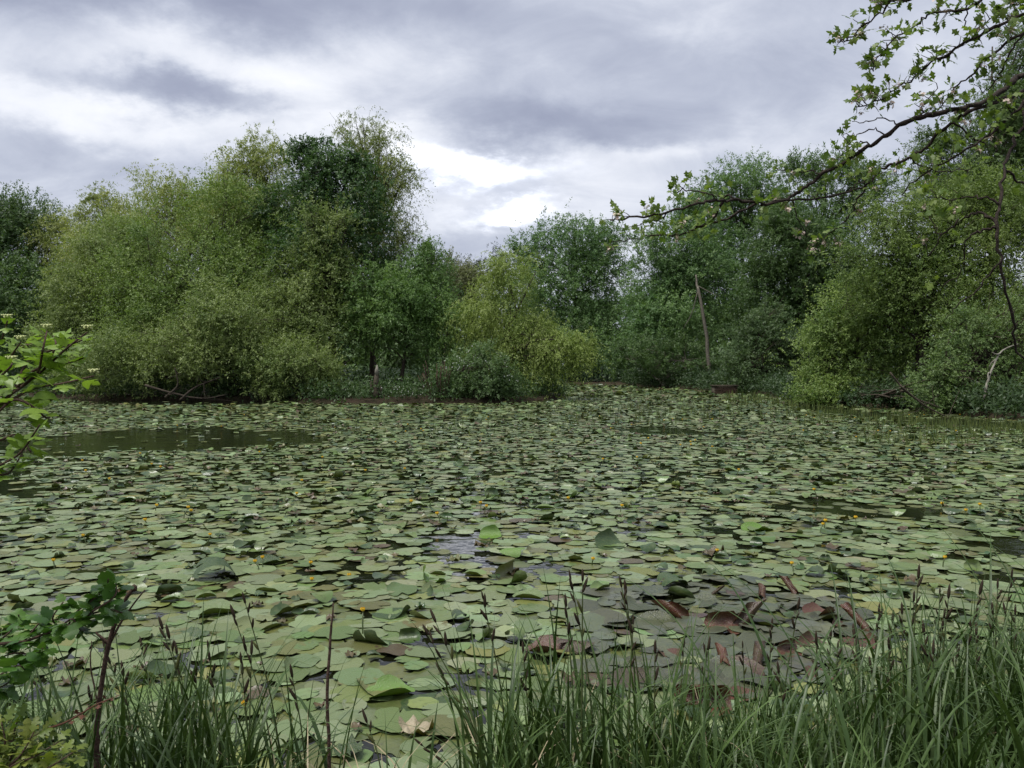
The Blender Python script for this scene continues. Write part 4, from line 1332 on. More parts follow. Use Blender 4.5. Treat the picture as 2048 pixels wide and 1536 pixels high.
CLUMPS = [(-1.75, 2.75, 'sedge clump at the far left behind the lobed leaves'), (-1.42, 2.9, 'sedge clump round the dead forked stem'), (-1.12, 2.75, 'dense sedge clump in the bottom left'), (-.90, 2.95, 'sedge clump right of the dead forked stem'),
          (-.62, 2.9, 'small sedge clump left of the thin bare stem'), (.0, 2.85, 'sedge clump left of the bottom middle'), (.22, 3.0, 'sedge clump in the bottom centre'), (.42, 2.9, 'sedge clump right of the bottom centre'),
          (.66, 3.1, 'sedge clump in front of the bronze leaves'), (.95, 3.2, 'sedge clump in front of the large brown red leaf'), (1.3, 3.15, 'sedge clump in the bottom right'), (1.62, 3.3, 'tall sedge clump near the right edge'), (1.95, 3.2, 'sedge clump at the right edge')]
for ci, (cx, cy_, lab) in enumerate(CLUMPS):
    root = empty('sedge_clump', (cx, cy_, gz(cx, cy_) - .03), lab, 'sedge', 'sedge clumps on the near bank')
    for k in range(10 if ci == 4 else 23):
        q = int(rb.integers(0, 16))
        ox, oy = rb.normal(0, .09, 2)
        s = rb.uniform(.55, .88) * (1.02 if cx > .9 else 1.06)
        if ci == 4 or .6 < cx < 1.2:
            s *= .8
        mw = Matrix.Translation((ox, oy, 0)) @ Matrix.Rotation(rb.uniform(0, 2 * PI), 4, 'Z') @ Matrix.Diagonal((s, rb.uniform(.8, 1.25), s, 1))
        link('blade', BLADE_ME[q], root, mw=mw)

# the rest of the grass: nobody could count it
V, T, C, off = [], [], [], 0
area = [(460, -2.1, -.78, 2.35, 3.05, .5, .90), (35, -.78, -.12, 2.5, 3.0, .3, .5), (330, -.1, .62, 2.45, 3.1, .45, .78), (1100, .6, 1.4, 2.2, 3.5, .32, .62), (1600, 1.35, 2.8, 2.2, 4.0, .5, .92), (420, 1.5, 3.4, 3.6, 4.8, .45, .8), (330, -2.2, 2.4, 2.0, 2.5, .25, .5), (180, -2.0, -.9, 2.2, 2.9, .5, .85)]
for (k, x0, x1, y0, y1, h0, h1) in area:
    for q in range(k):
        x, y = rb.uniform(x0, x1), rb.uniform(y0, y1)
        if water_sd(np.array([x]), np.array([y]))[0] > .35:
            continue
        V0, T0 = BLADE_P[int(rb.integers(0, 16))]
        s = rb.uniform(h0, h1)
        a = rb.uniform(0, 2 * PI)
        v = V0 * np.array([s, rb.uniform(.7, 1.1), s])
        ca_, sa_ = math.cos(a), math.sin(a)
        v = v @ np.array([[ca_, sa_, 0], [-sa_, ca_, 0], [0, 0, 1]]) + np.array([x, y, gz(x, y) - .03])
        V.append(v); T.append(T0 + off); off += len(v)
        C.append(np.full(len(v), rb.random()))
tag(link('sedge_grass', np_mesh('sedge_grass', np.concatenate(V), np.concatenate(T), M['blade'], np.concatenate(C), True)), 'long green sedge grass covering the near bank', kind='stuff')
LONG = [blade_strip(rb, 1.0, rb.uniform(.1, .4), rb.uniform(1.3, 2.1), rb.uniform(.009, .0135), 10) for q in range(6)]
LONG_ME = [np_mesh('blade', V_, T_, M['blade_obj'], smooth=True) for V_, T_ in LONG]
arch = empty('sedge_clump', (1.7, 2.75, gz(1.7, 2.75)), 'long arching sedge blades sprawling over the bottom right corner', 'sedge', 'sedge clumps on the near bank')
for q in range(140):
    x, y = rb.uniform(-.95, .9), rb.uniform(-.45, .55)
    s = rb.uniform(.8, 1.2)
    link('blade', LONG_ME[q % 6], arch, mw=Matrix.Translation((x, y, gz(1.7 + x, 2.75 + y) - gz(1.7, 2.75))) @ Matrix.Rotation(rb.uniform(0, 6.28), 4, 'Z') @ Matrix.Diagonal((s, rb.uniform(.9, 1.5), s, 1)))
V, T, off = [], [], 0
for q in range(150):
    x, y = (rb.uniform(-2, 2.3), rb.uniform(2.4, 3.1))
    V0, T0 = blade_strip(rb, rb.uniform(.3, .6), rb.uniform(.2, .9), rb.uniform(.8, 1.8), .006, 6)
    a = rb.uniform(0, 6.28)
    ca_, sa_ = math.cos(a), math.sin(a)
    V.append(V0 @ np.array([[ca_, sa_, 0], [-sa_, ca_, 0], [0, 0, 1]]) + np.array([x, y, gz(x, y)])); T.append(T0 + off); off += len(V0)
tag(link('dead_grass', np_mesh('dead_grass', np.concatenate(V), np.concatenate(T), M['straw'])), 'pale dead grass blades among the sedges', kind='stuff')

# flowering stalks with dark spikes
mb = MB()
mb.tube([(0, 0, 0), (0, 0, .12), (0, 0, .45), (0, 0, .8), (0, 0, 1)], [.05, .1, .115, .08, .015], 6)
SPIKE = [mb.mesh('spike', M['spike'], True), mb.mesh('spike', M['spike_green'], True)]
TIPS = [(35, 1322, -.3), (205, 1295, -.12), (278, 1292, -.1), (332, 1268, -.1), (318, 1250, -.14), (348, 1300, -.08), (412, 1292, -.04), (485, 1198, -.12), (463, 1228, -.16), (500, 1300, 0), (478, 1318, -.03), (580, 1348, -.05), (172, 1388, -.02),
        (240, 1345, -.05), (388, 1345, .02), (866, 1236, -.2), (850, 1262, -.22), (880, 1345, -.2), (964, 1190, -.1), (1046, 1300, -.03), (1166, 1152, 0), (1140, 1150, -.1), (1132, 1205, -.04), (1252, 1178, -.06), (1268, 1240, .02), (835, 1490, -.2), (728, 1440, -.08),
        (1242, 1165, -.1), (1312, 1298, 0), (1370, 1288, .03), (1420, 1292, .06), (1488, 1290, -.03), (1547, 1252, .03), (1600, 1212, .08), (1636, 1282, -.02), (1665, 1272, .02), (1680, 1292, .02), (1712, 1268, 0), (1762, 1220, .03), (1790, 1238, .06),
        (1841, 1148, .03), (1832, 1196, .02), (1808, 1220, 0), (1884, 1183, 0), (1902, 1188, .04), (1894, 1228, .02), (1966, 1180, .08), (2000, 1168, .02), (2028, 1150, .05), (1990, 1222, -.02), (1852, 1262, -.05), (1782, 1290, -.04), (1958, 1262, .04),
        (1872, 1300, .02), (2036, 1222, .03), (1745, 1330, -.03), (1690, 1350, .0), (1560, 1340, -.04), (1920, 1290, .05), (1820, 1310, .02)]
for k, (px, py, ln) in enumerate(TIPS):
    d = float(rb.uniform(2.65, 3.05) if px < 1330 else rb.uniform(2.9, 3.55))
    tip = P(px, py, d)
    bx, by = tip[0] - ln * 1.0, d + rb.normal(0, .06)
    base = np.array([bx, by, gz(bx, by) - .02])
    grp = 'sedge flower stalks'
    side = 'left' if px < 620 else ('centre' if px < 1330 else 'right')
    dirw = 'leaning left' if ln < -.09 else ('leaning right' if ln > .045 else 'standing nearly straight')
    ns_ = int(rb.integers(3, 6))
    tall = 'tall' if tip[2] > .95 else ('short' if tip[2] < .72 else 'middling')
    near = next(t_ for lim, t_ in ((150, 'at the left edge'), (300, 'behind the forked dead stem'), (420, 'right of the forked dead stem'), (540, 'over the left sedges'), (760, 'by the thin bare stem'), (900, 'right of the cream leaf'),
                                   (1100, 'left of the centre sedges'), (1230, 'above the centre sedges'), (1330, 'before the brown waved leaf'), (1450, 'before the left bronze leaves'), (1610, 'before the central rolled leaves'),
                                   (1700, 'before the right bronze leaves'), (1800, 'right of the bronze leaves'), (1870, 'in the right sedges'), (1940, 'over the far right sedges'), (3000, 'at the right edge')) if px < lim)
    root = empty('sedge_stalk', base, f'{tall} sedge stalk with {ns_} dark spikes, {dirw} {near}', 'sedge stalk', grp)
    mid = base * .45 + tip * .55 - np.array([ln * .22, 0, -.02])
    ax = spline([base, mid, tip], 12)
    mb = MB()
    mb.tube(ax - base, np.linspace(.0042, .0018, 12), 4)
    link('stalk', mb.mesh('stalk', M['stalk'], True), root)
    Ltot = np.linalg.norm(tip - base)
    for q in range(ns_):
        t_ = 1 - q * rb.uniform(.055, .075) / Ltot * 1.0
        i = int(np.clip(t_ * 11, 0, 10))
        a = ax[i] + (ax[i + 1] - ax[i]) * (t_ * 11 - i)
        dr = unit(ax[i + 1] - ax[i])
        out_ = unit(dr + (0 if q == 0 else .45) * unit(np.array([rb.normal(), rb.normal() * .4, .2])))
        ln_ = rb.uniform(.032, .055)
        z = Vector(out_)
        mw = Matrix.Translation(Vector(a - base - (dr * .02 if q == 0 else 0))) @ z.to_track_quat('Z', 'Y').to_matrix().to_4x4() @ Matrix.Diagonal((ln_ * .95, ln_ * .95, ln_, 1))
        link('spike', SPIKE[0 if q < ns_ - 1 or rb.random() < .4 else 1], root, mw=mw)
    # one narrow leaf beside the stalk
    q = int(rb.integers(0, 16))
    link('blade', BLADE_ME[q], root, mw=Matrix.Rotation(rb.uniform(0, 6.28), 4, 'Z') @ Matrix.Diagonal((.75, .7, .75, 1)))

# bare dead stems
d = 2.45
b0 = P(185, 1640, d); b0[2] = gz(b0[0], d)
s1 = stick('withered_sapling', 'thick dead brown stem with a forked top at the left', 'dead plant', [b0, P(186, 1500, d), P(198, 1370, d), P(213, 1290, d), P(240, 1212, d), P(262, 1180, d)], [.0085, .0075, .007, .0065, .006, .0055], 'dead_stem', 0, 21, 'bare dead stems', 22, 7)
mb = MB()
o_ = np.array(s1.location)
mb.tube(spline([P(216, 1288, d), P(236, 1250, d), P(262, 1212, d), P(286, 1182, d)], 8) - o_, np.linspace(.004, .002, 8), 5)
link('side_shoot', mb.mesh('side_shoot', M['dead_stem'], True), s1)
mb = MB()
mb.tube(spline([P(213, 1292, d), P(200, 1280, d), P(186, 1268, d)], 5) - o_, np.linspace(.006, .003, 5), 5)
mb.tube(spline([P(262, 1182, d), P(266, 1178, d), P(262, 1172, d)], 4) - o_, [.0075, .009, .008, .004], 6)
link('knot', mb.mesh('knot', M['dead_stem'], True), s1)
d = 2.75
b0 = P(655, 1660, d); b0[2] = gz(b0[0], d)
stick('withered_sapling', 'thin bare reddish stem standing left of the middle', 'dead plant', [b0, P(655, 1520, d), P(652, 1400, d), P(657, 1300, d), P(661, 1250, d), P(665, 1208, d)], [.0075, .0065, .006, .005, .0042, .002], 'dead_stem', 0, 22, 'bare dead stems', 20, 6)
d = 2.7
b0 = P(195, 1600, d); b0[2] = gz(b0[0], d)
stick('withered_sapling', 'wiry dead twig left of the forked stem', 'dead plant', [b0, P(190, 1440, d), P(176, 1340, d), P(178, 1285, d)], [.004, .003, .0025, .0015], 'dead_stem', 0, 23, 'bare dead stems', 14, 5)

# ------------------------------------------------------------------ leafy shoots in front, left
def leaf_shape(half, fold=.18, curl=.12, wave=.03, seed=0, sub=1):
    rr = np.random.default_rng(seed)
    h = np.array(half, float)
    k = len(h)
    my = np.linspace(h[0][1], h[-1][1], k)
    V, T = [], []
    ph = rr.uniform(0, 6)

    def z(x, y):
        return -fold * abs(x) + curl * (y - .4) ** 2 * -1 + wave * math.sin(7 * y + ph) * (abs(x) > .01)
    mid = [(0, y, z(0, y)) for y in my]
    right = [(x, y, z(x, y) + rr.normal(0, .012)) for x, y in h]
    left = [(-x * rr.uniform(.92, 1.08), y, z(x, y) + rr.normal(0, .012)) for x, y in h]
    V = mid + right + left
    for i in range(k - 1):
        T += [(i, k + i, k + i + 1), (i, k + i + 1, i + 1), (i, 2 * k + i + 1, 2 * k + i), (i, i + 1, 2 * k + i + 1)]
    # petiole
    n0 = len(V)
    V += [(-.012, -.28, .03), (.012, -.28, .03), (.012, .02, 0), (-.012, .02, 0)]
    T += [(n0, n0 + 1, n0 + 2), (n0, n0 + 2, n0 + 3)]
    return np.array(V), np.array(T)


GUELDER = [(0, 0), (.10, -.04), (.22, .0), (.33, .10), (.42, .19), (.50, .34), (.60, .46), (.66, .60), (.52, .60), (.46, .56), (.36, .56), (.25, .55), (.27, .66), (.30, .74), (.22, .80), (.16, .90), (.07, .96), (0, 1.06)]
CURRANT = [(0, 0), (.14, -.06), (.32, -.02), (.40, .10), (.52, .24), (.54, .36), (.42, .46), (.36, .50), (.42, .62), (.34, .74), (.22, .78), (.16, .88), (.06, .92), (0, .96)]
HAW = [(0, 0), (.06, .12), (.12, .20), (.34, .30), (.36, .38), (.14, .42), (.16, .50), (.38, .58), (.36, .68), (.15, .68), (.18, .80), (.12, .92), (0, 1.0)]


def leaf_set(name, half, mat, k, **kw):
    res = []
    for q in range(k):
        V, T = leaf_shape(half, seed=q + 60, fold=rb.uniform(.05, .35), curl=rb.uniform(.05, .45), wave=rb.uniform(.01, .05), **kw)
        res.append(np_mesh(name, V, T, mat, smooth=True))
    return res


def orient(loc, axis, up, s):
    y = Vector(axis).normalized()
    z = Vector(up)
    z = (z - y * z.dot(y)).normalized()
    x = y.cross(z)
    m_ = Matrix((x, y, z)).transposed().to_4x4()
    return Matrix.Translation(Vector(loc)) @ m_ @ Matrix.Diagonal((s, s, s, 1))


def shoot_leaves(root, origin, path, meshes, size, step, rr, start=.15, droop=.3, term=True, per=2, name='leaf'):
    """opposite leaves along a stem"""
    path = np.asarray(path)
    seg = np.linalg.norm(np.diff(path, axis=0), axis=1)
    s = np.concatenate([[0], np.cumsum(seg)])
    cnt = 0
    t_ = start * s[-1]
    flip = rr.uniform(0, PI)
    while t_ <= s[-1] + 1e-6:
        a = np.array([np.interp(t_, s, path[:, k]) for k in range(3)])
        b_ = np.array([np.interp(min(t_ + .01, s[-1]), s, path[:, k]) for k in range(3)])
        c_ = np.array([np.interp(max(t_ - .01, 0), s, path[:, k]) for k in range(3)])
        dr = unit(b_ - c_)
        sd = unit(np.cross(dr, np.array([.05, .1, 1.0])))
        up = np.cross(sd, dr)
        for q in range(per):
            ang = flip + q * 2 * PI / per + rr.normal(0, .3)
            out_ = sd * math.cos(ang) + up * math.sin(ang) * .5
            ax = unit(out_ * 1.0 + dr * rr.uniform(.3, .8) + np.array([0, 0, -droop * rr.uniform(.2, 1.2)]))
            nr = unit(np.array([rr.normal(0, .25), rr.normal(0, .25), 1.0]))
            sz = size * rr.uniform(.7, 1.15) * (1 - .25 * (t_ / s[-1]) ** 3)
            link(name, meshes[int(rr.integers(0, len(meshes)))], root, mw=orient(a - origin + ax * sz * .28, ax, nr, sz))
            cnt += 1
        t_ += step * rr.uniform(.8, 1.25)
        flip += PI / 2 + rr.normal(0, .2)
    return cnt


rg = np.random.default_rng(41)
D = 2.15
o0 = np.array([-1.62, 2.1, gz(-1.62, 2.1)])
root = empty('guelder_rose_shrub', o0, 'bright green lobed shrub with cream buds reaching in at the left', 'shrub')
GL = leaf_set('leaf', GUELDER, M['guelder'], 7)
mb = MB()
for (x, y, z, s) in [(rg.normal(0, .5), rg.normal(0, .5), rg.uniform(-.25, .4), rg.uniform(.11, .19)) for k in range(34)]:
    mb.tube([(x, y, z - s), (x, y, z), (x, y, z + s * .8)], [s * .5, s, s * .4], 5)
BUD = mb.mesh('flower_head', M['cream'], True)
STEMS = [([(-260, 1500), (-160, 1150), (-60, 900), (10, 800), (40, 776), (75, 750), (130, 700), (176, 664)], 2.15, .5, 1),
         ([(40, 776), (75, 745), (86, 700), (95, 662)], 2.14, .3, 1), ([(60, 765), (95, 725), (112, 690), (108, 672)], 2.2, .4, 0), ([(-60, 900), (-20, 840), (30, 795), (75, 775), (120, 768), (188, 752)], 2.1, .4, 1),
         ([(-120, 1050), (-60, 960), (0, 930), (40, 905), (78, 850)], 2.05, .4, 0), ([(-90, 900), (-40, 780), (0, 690), (16, 642)], 2.25, .5, 1), ([(-60, 900), (-30, 800), (10, 730), (42, 685)], 2.2, .5, 1),
         ([(-40, 860), (-10, 770), (20, 735), (24, 726)], 2.08, .4, 1), ([(-90, 1000), (-40, 940), (10, 950), (45, 905)], 2.12, .4, 0), ([(-20, 815), (40, 800), (90, 835), (100, 832)], 2.1, .4, 0),
         ([(20, 790), (70, 740), (140, 725), (170, 715)], 2.2, .3, 0), ([(-60, 900), (0, 880), (35, 870), (60, 905)], 2.18, .4, 0), ([(30, 780), (60, 720), (140, 690), (165, 680)], 2.25, .3, 0),
         ([(-20, 800), (30, 700), (60, 690), (70, 684)], 2.28, .4, 0)]
for k, (pp, dd, st_, bud) in enumerate(STEMS):
    pts3 = [P(a, b_, dd + .05 * math.sin(1.7 * i + k)) for i, (a, b_) in enumerate(pp)]
    if k == 0:
        pts3[0] = o0 + np.array([0, 0, -.02])
    path = spline(pts3, 14)
    mb = MB()
    mb.tube(path - o0, np.linspace(.0075 if k == 0 else .0042, .002, 14), 5)
    link('stem', mb.mesh('stem', M['dead_stem'], True), root)
    shoot_leaves(root, o0, path, GL, .047, .040, rg, st_, .08)
    if bud:
        link('flower_head', BUD, root, mw=Matrix.Translation(Vector(path[-1] - o0 + np.array([0, 0, .012]))) @ Matrix.Scale(.0135, 4))

# darker lobed branch lower down
D = 2.3
o1 = np.array([-1.75, 2.35, gz(-1.75, 2.35)])
root = empty('currant_shrub', o1, 'dark green lobed branch low at the left behind the dead stem', 'shrub')
CL = leaf_set('leaf', CURRANT, M['low_leaf'], 6)
LOW = [([(-300, 1560), (-160, 1380), (-20, 1297), (50, 1285), (95, 1266), (140, 1252), (180, 1226), (205, 1190), (213, 1160)], 2.3, .35), ([(130, 1255), (150, 1225), (190, 1195), (200, 1180)], 2.34, .2), ([(110, 1262), (140, 1240), (150, 1262), (172, 1262)], 2.26, .3),
       ([(-40, 1310), (10, 1270), (30, 1245), (32, 1232)], 2.36, .3), ([(40, 1288), (62, 1262), (80, 1240)], 2.33, .2), ([(-30, 1330), (20, 1310), (60, 1312), (80, 1300)], 2.25, .3), ([(-60, 1390), (0, 1350), (30, 1335), (44, 1345)], 2.2, .4),
       ([(170, 1232), (215, 1222), (240, 1228)], 2.3, .3), ([(120, 1262), (100, 1240), (122, 1206)], 2.36, .3), ([(-60, 1390), (-10, 1380), (25, 1360)], 2.28, .3), ([(180, 1226), (225, 1195), (228, 1165)], 2.27, .3)]
for k, (pp, dd, st_) in enumerate(LOW):
    pts3 = [P(a, b_, dd + .04 * math.sin(2.1 * i + k)) for i, (a, b_) in enumerate(pp)]
    if k == 0:
        pts3[0] = o1.copy()
    path = spline(pts3, 12)
    mb = MB()
    mb.tube(path - o1, np.linspace(.0055 if k == 0 else .003, .0018, 12), 5)
    link('stem', mb.mesh('stem', M['dead_stem'], True), root)
    shoot_leaves(root, o1, path, CL, .046, .022, rg, st_, .3)

# yellowish seedling in the bottom corner with a red shoot
o2 = np.array([-1.35, 2.1, gz(-1.35, 2.1)])
root = empty('hawthorn_seedling', o2, 'yellow green seedling with a reddish shoot in the bottom left corner', 'seedling')
SL = leaf_set('leaf', HAW, M['seedling'], 5)
SEED = [([(-150, 1640), (-40, 1530), (40, 1490), (90, 1462)], 2.2), ([(-60, 1640), (0, 1550), (60, 1520), (110, 1490)], 2.15), ([(-60, 1600), (10, 1530), (20, 1470), (30, 1440)], 2.22), ([(0, 1600), (60, 1560), (110, 1530), (140, 1510)], 2.12),
        ([(-40, 1540), (0, 1500), (-5, 1450)], 2.18), ([(40, 1580), (90, 1540), (100, 1515)], 2.2), ([(20, 1600), (40, 1530), (70, 1500)], 2.25), ([(-20, 1560), (30, 1520), (60, 1470)], 2.16)]
for k, (pp, dd) in enumerate(SEED):
    path = spline([o2 if k == 0 else P(pp[0][0], pp[0][1], dd)] + [P(a, b_, dd) for a, b_ in pp[1:]], 10)
    mb = MB()
    mb.tube(path - o2, np.linspace(.004, .0015, 10), 5)
    link('stem', mb.mesh('stem', M['dead_stem'], True), root)
    shoot_leaves(root, o2, path, SL, .052, .02, rg, .3, .15, per=3)
path = spline([P(90, 1462, 2.2), P(125, 1450, 2.2), P(160, 1430, 2.18), P(190, 1412, 2.17), P(222, 1400, 2.16)], 10)
mb = MB()
mb.tube(path - o2, np.linspace(.003, .0014, 10), 5)
ob = link('red_shoot', mb.mesh('red_shoot', M['red_shoot'], True), root)
RL = leaf_set('young_leaf', HAW, M['red_shoot'], 2)
shoot_leaves(root, o2, path, RL, .022, .024, rg, .3, .1, name='young_leaf')

# ------------------------------------------------------------------ hawthorn bough overhead, right
rh = np.random.default_rng(52)
D = 3.1
BOUGH = {
    'A': ([(2300, 60), (2160, 105), (2048, 149), (2007, 178), (1966, 205), (1925, 219), (1871, 230), (1833, 240), (1792, 255), (1755, 281), (1713, 308), (1676, 333), (1643, 348), (1610, 373), (1585, 391), (1556, 404), (1515, 408), (1473, 402), (1432, 402), (1398, 408), (1340, 424), (1290, 432), (1238, 438), (1224, 441)], 3.1, .0115, .003, .5, .75),
    'B': ([(2300, 150), (2160, 170), (2048, 188), (2011, 199), (1978, 211), (1929, 228), (1900, 248), (1871, 269), (1846, 298), (1813, 319), (1780, 331), (1751, 348), (1730, 373), (1689, 385), (1639, 397), (1581, 402), (1520, 412)], 3.2, .009, .0035, .55, .5),
    'C': ([(2250, -60), (2130, 0), (2048, 33), (2011, 46), (1966, 66), (1929, 87), (1883, 116), (1850, 132), (1821, 161), (1788, 182), (1759, 203), (1709, 217)], 2.9, .008, .002, .2, 2.0),
    'Cb': ([(2200, 0), (2048, 66), (2007, 91), (1970, 120), (1929, 157), (1900, 182), (1871, 224)], 3.0, .007, .002, .3, 1.6),
    'Dd': ([(1960, -120), (1880, -40), (1821, 0), (1780, 8), (1751, 33), (1717, 62), (1697, 79), (1674, 90)], 2.7, .006, .002, .3, 1.7),
    'E': ([(2080, -80), (1962, 0), (1920, 25), (1879, 29), (1846, 37), (1821, 62), (1788, 79), (1767, 99), (1747, 124), (1742, 147)], 2.8, .006, .0015, .52, 1.6),
    'Eb': ([(1932, -60), (1929, 0), (1924, 30), (1922, 58)], 2.8, .004, .002, 2, 0),
    'F': ([(2160, 120), (2048, 203), (2045, 248), (2028, 273), (2011, 315), (2003, 348), (1995, 406), (1989, 455), (1999, 517), (2011, 580), (2024, 636), (2030, 690), (2060, 740)], 2.7, .0065, .0038, 2, 0),
    'G': ([(1989, 455), (1978, 435), (1958, 426), (1929, 435), (1904, 451), (1879, 476), (1854, 513)], 2.7, .005, .002, .35, .35),
    'Gb': ([(1879, 476), (1866, 450), (1850, 422)], 2.7, .003, .0015, .3, .8),
    'H': ([(1989, 459), (1960, 462), (1929, 476), (1925, 505), (1920, 542), (1883, 575)], 2.7, .004, .0015, .4, .3),
    'Hb': ([(1999, 520), (1960, 570), (1920, 605), (1890, 640)], 2.72, .003, .0012, 2, 0),
    'I': ([(2120, 160), (2045, 207), (1987, 265), (1920, 306), (1880, 330), (1830, 360), (1800, 392)], 2.8, .006, .002, .25, 1.0),
    'J': ([(1730, 373), (1712, 402), (1697, 430), (1680, 452), (1655, 468), (1635, 490), (1618, 513)], 3.18, .004, .0015, .25, .8),
    'K': ([(1448, 404), (1420, 440), (1394, 455), (1366, 468), (1324, 472), (1295, 472), (1254, 480), (1221, 484)], 3.1, .005, .0015, .15, 1.3),
    'Kb': ([(1515, 408), (1470, 430), (1432, 445), (1394, 455)], 3.12, .005, .004, .3, .7),
    'L': ([(1473, 402), (1440, 392), (1400, 385), (1366, 380), (1349, 388)], 3.08, .004, .0015, .2, 1.2),
    'N': ([(1585, 400), (1590, 430), (1605, 460), (1612, 475)], 3.15, .003, .001, .3, .7),
    'O': ([(1340, 424), (1320, 440), (1300, 444), (1270, 452)], 3.1, .003, .0012, .2, 1.2),
    'Q1': ([(1792, 255), (1760, 240), (1735, 246), (1700, 246)], 3.08, .003, .0012, 2, 0), 'Q2': ([(1770, 272), (1740, 262), (1712, 272), (1690, 270)], 3.08, .003, .0012, 2, 0),
    'Q3': ([(1740, 290), (1718, 284), (1700, 292), (1682, 276)], 3.08, .003, .0012, .8, .5), 'Q4': ([(1713, 308), (1700, 294), (1685, 300)], 3.08, .003, .0012, 2, 0),
    'Q5': ([(1643, 348), (1610, 345), (1575, 345), (1545, 338)], 3.1, .0035, .0012, .3, .6), 'Q6': ([(1833, 240), (1842, 228), (1838, 218), (1850, 205), (1870, 180)], 3.08, .004, .0015, .3, 1.2),
    'R1': ([(1813, 319), (1840, 335), (1880, 345), (1940, 340)], 3.15, .004, .0015, .3, .9), 'R2': ([(1689, 385), (1720, 365), (1760, 350), (1800, 352)], 3.18, .003, .0012, .2, 1.0),
    'R3': ([(1610, 373), (1640, 352), (1672, 322), (1690, 300)], 3.05, .003, .0012, .3, 1.0), 'R4': ([(1995, 406), (1960, 395), (1910, 400), (1860, 395)], 2.72, .004, .0012, .2, 1.1),
    'R5': ([(2003, 348), (2040, 370), (2080, 380)], 2.7, .004, .002, .1, 1.3), 'R6': ([(1900, 248), (1935, 275), (1960, 290), (1990, 300)], 3.15, .004, .0012, .2, .9),
    'S1': ([(2048, 66), (2010, 110), (1990, 160), (1960, 190)], 2.95, .004, .0015, .2, 1.4), 'S2': ([(2090, 20), (2040, 10), (1990, 30), (1950, 60)], 2.9, .004, .0015, .2, 1.6),
}
o3 = P(2300, 60, 3.1)
# the tree the bough grows from stands just outside the frame on the bank
tb = np.array([3.35, 3.25, 0.0])
tb[2] = gz(tb[0], tb[1]) - .05
root = empty('hawthorn_tree', tb, 'hawthorn with long dark boughs and pinkish blossom hanging in at the upper right', 'tree')
mb = MB()
jn = tb + np.array([-.1, 0, 2.55])
mb.tube(spline([tb, tb + np.array([.1, .05, 1.0]), tb + np.array([-.05, -.05, 1.9]), jn, jn + np.array([.2, .3, 1.2])], 16), np.linspace(.11, .05, 16), 9)
for v in mb.V:
    v -= tb
link('trunk', mb.mesh('trunk', M['bark_haw'], True), root)
HL = leaf_set('leaf', HAW, M['haw_leaf'], 6)
HAW_LITE = [(0, 0), (.10, .18), (.34, .34), (.15, .44), (.37, .62), (.14, .76), (0, 1.0)]
HLg = [leaf_shape(HAW_LITE, seed=k_ + 60, fold=.2, curl=.2, wave=.03) for k_ in range(4)]
blo = []
for q in range(4):
    mb = MB()
    for k in range(9):
        c_ = np.array([rg.normal(0, .45), rg.normal(0, .45), rg.normal(0, .4)])
        nrm_ = unit(c_ + np.array([0, 0, .6]))
        s_ = unit(np.cross(nrm_, np.array([.3, .9, .1])))
        u_ = np.cross(nrm_, s_)
        for j in range(5):
            a = j * 2 * PI / 5 + rg.uniform(0, .3)
            e1 = c_ + .26 * (s_ * math.cos(a - .5) + u_ * math.sin(a - .5)) + nrm_ * .07
            e2 = c_ + .34 * (s_ * math.cos(a) + u_ * math.sin(a)) + nrm_ * .1
            e3 = c_ + .26 * (s_ * math.cos(a + .5) + u_ * math.sin(a + .5)) + nrm_ * .07
            mb.add([c_, e1, e2, e3], [(0, 1, 2), (0, 2, 3)])
    blo.append(mb.mesh('blossom', M['blossom'], False))
leaf_list, n_bl = [], 0
ends = {}
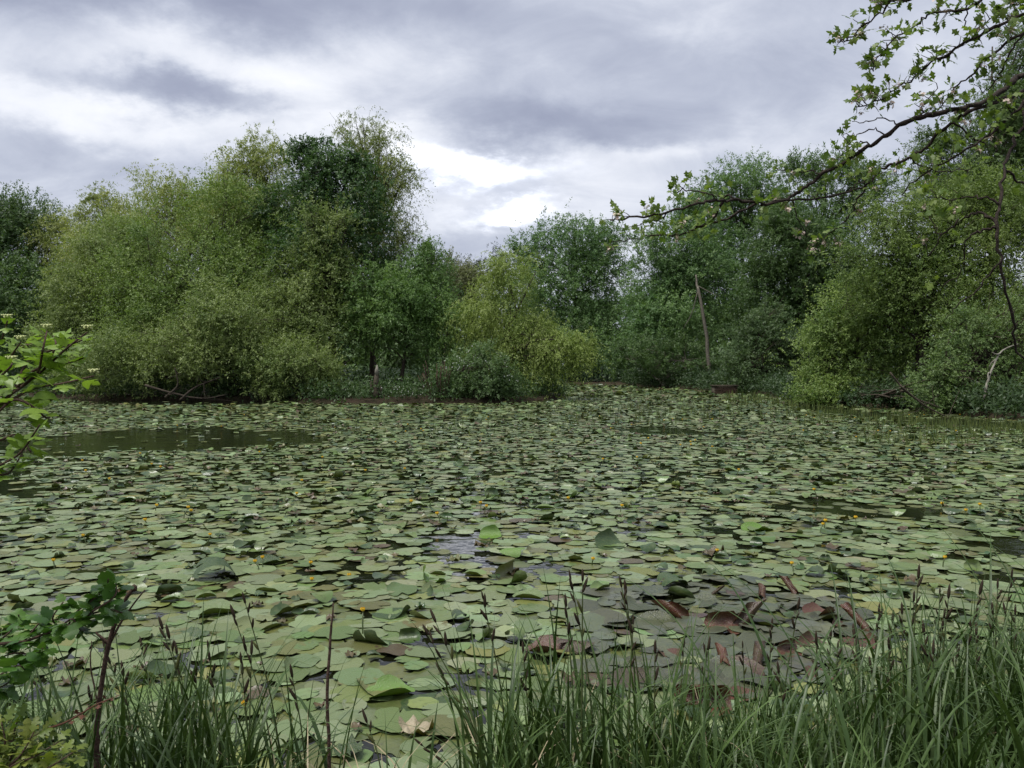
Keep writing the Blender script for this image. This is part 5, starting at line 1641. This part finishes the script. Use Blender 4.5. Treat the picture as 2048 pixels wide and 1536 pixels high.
for key, (pp, dd, r0, r1, lf, dens) in BOUGH.items():
    pts3 = np.array([P(a, b_, dd + .10 * math.sin(.5 * i + len(key) + ord(key[0]) % 5)) for i, (a, b_) in enumerate(pp)])
    # side branches start on the bough they grow from
    start = pts3[0]
    best = None
    if len(ends) and pp[0][0] < 2048:
        best = min((np.min(np.hypot(*(np.array(e[1]) - np.array(pp[0])).T)), k2) for k2, e in ends.items())
        if best[0] < 30:
            e = ends[best[1]]
            j = int(np.argmin(np.hypot(*(np.array(e[1]) - np.array(pp[0])).T)))
            sh = e[0][j][1] / pts3[0][1]
            pts3 = np.array([P(a, b_, e[0][j][1] + .03 * i) for i, (a, b_) in enumerate(pp)])
            pts3[0] = e[0][j]
    if pp[0][0] > 2048 or key in ('Dd', 'Eb'):
        pts3 = np.concatenate([[jn + rh.normal(0, .06, 3) if key not in ('A', 'B') else jn], (jn[None] * .5 + pts3[:1] * .5) + np.array([0, 0, .12]), pts3])
    npts = len(pts3) * 4
    path = spline(pts3, npts)
    kink = np.zeros_like(path)
    kink[1:-1] = rh.normal(0, .0035, (npts - 2, 3))
    path = path + kink
    mb = MB()
    mb.tube(path - tb, np.linspace(r0, r1, npts) * (1 + .12 * rh.normal(0, 1, npts)).clip(.7, 1.4), 7 if r0 > .01 else 5)
    link('branch', mb.mesh('branch', M['bark_haw'], True), root)
    ends[key] = (path, [(1024 + p[0] / p[1] * F, HZ + (EYE - p[2]) / p[1] * F) for p in path])
    # spurs with leaf tufts and blossom
    seg = np.concatenate([[0], np.cumsum(np.linalg.norm(np.diff(path, axis=0), axis=1))])
    if lf < 1.5:
        n_sp = int(dens * 36 * (seg[-1] * (1 - lf)) + 1)
        for q in range(n_sp):
            t_ = seg[-1] * rh.uniform(lf, 1.0) if q else seg[-1]
            a = np.array([np.interp(t_, seg, path[:, k]) for k in range(3)])
            out_ = unit(rh.normal(0, 1, 3) + np.array([-.3, 0, .5]))
            ln_ = rh.uniform(.012, .05)
            e = a + out_ * ln_
            mb = MB()
            mb.tube([a - tb, (a + e) / 2 - tb + rh.normal(0, .003, 3), e - tb], [.0018, .0015, .001], 3)
            link('spur', mb.mesh('spur', M['bark_haw']), root)
            for j in range(int(rh.integers(2, 6))):
                ax = unit(out_ * .5 + rh.normal(0, .8, 3) + np.array([0, 0, .1]))
                nr = unit(rh.normal(0, .6, 3) + np.array([0, -.5, .8]))
                leaf_list.append((e, ax, nr, rh.uniform(.02, .042)))
            if rh.random() < .24:
                link('blossom', blo[int(rh.integers(0, 4))], root, mw=Matrix.Translation(Vector(e - tb + out_ * .01)) @ Matrix.Rotation(rh.uniform(0, 6), 4, 'Z') @ Matrix.Scale(rh.uniform(.013, .022), 4))
rh.shuffle(leaf_list)
print('hawthorn leaves', len(leaf_list))
leaf_list.sort(key=lambda q: -q[3])
V, T, C, off = [], [], [], 0
for k, (e, ax, nr, s) in enumerate(leaf_list):
    mw = orient(np.array(e) - tb + np.array(ax) * s * .25, ax, nr, s)
    if k < 290:
        link('leaf', HL[k % 6], root, mw=mw)
    else:
        V0, T0 = HLg[k % 4]
        A_ = np.array(mw)
        V.append(V0 @ A_[:3, :3].T + A_[:3, 3]); T.append(T0 + off); off += len(V0)
        C.append(np.full(len(V0), rh.random()))
if V:
    link('foliage', np_mesh('foliage', np.concatenate(V), np.concatenate(T), M['haw_foliage'], np.concatenate(C), True), root)['kind'] = 'stuff'
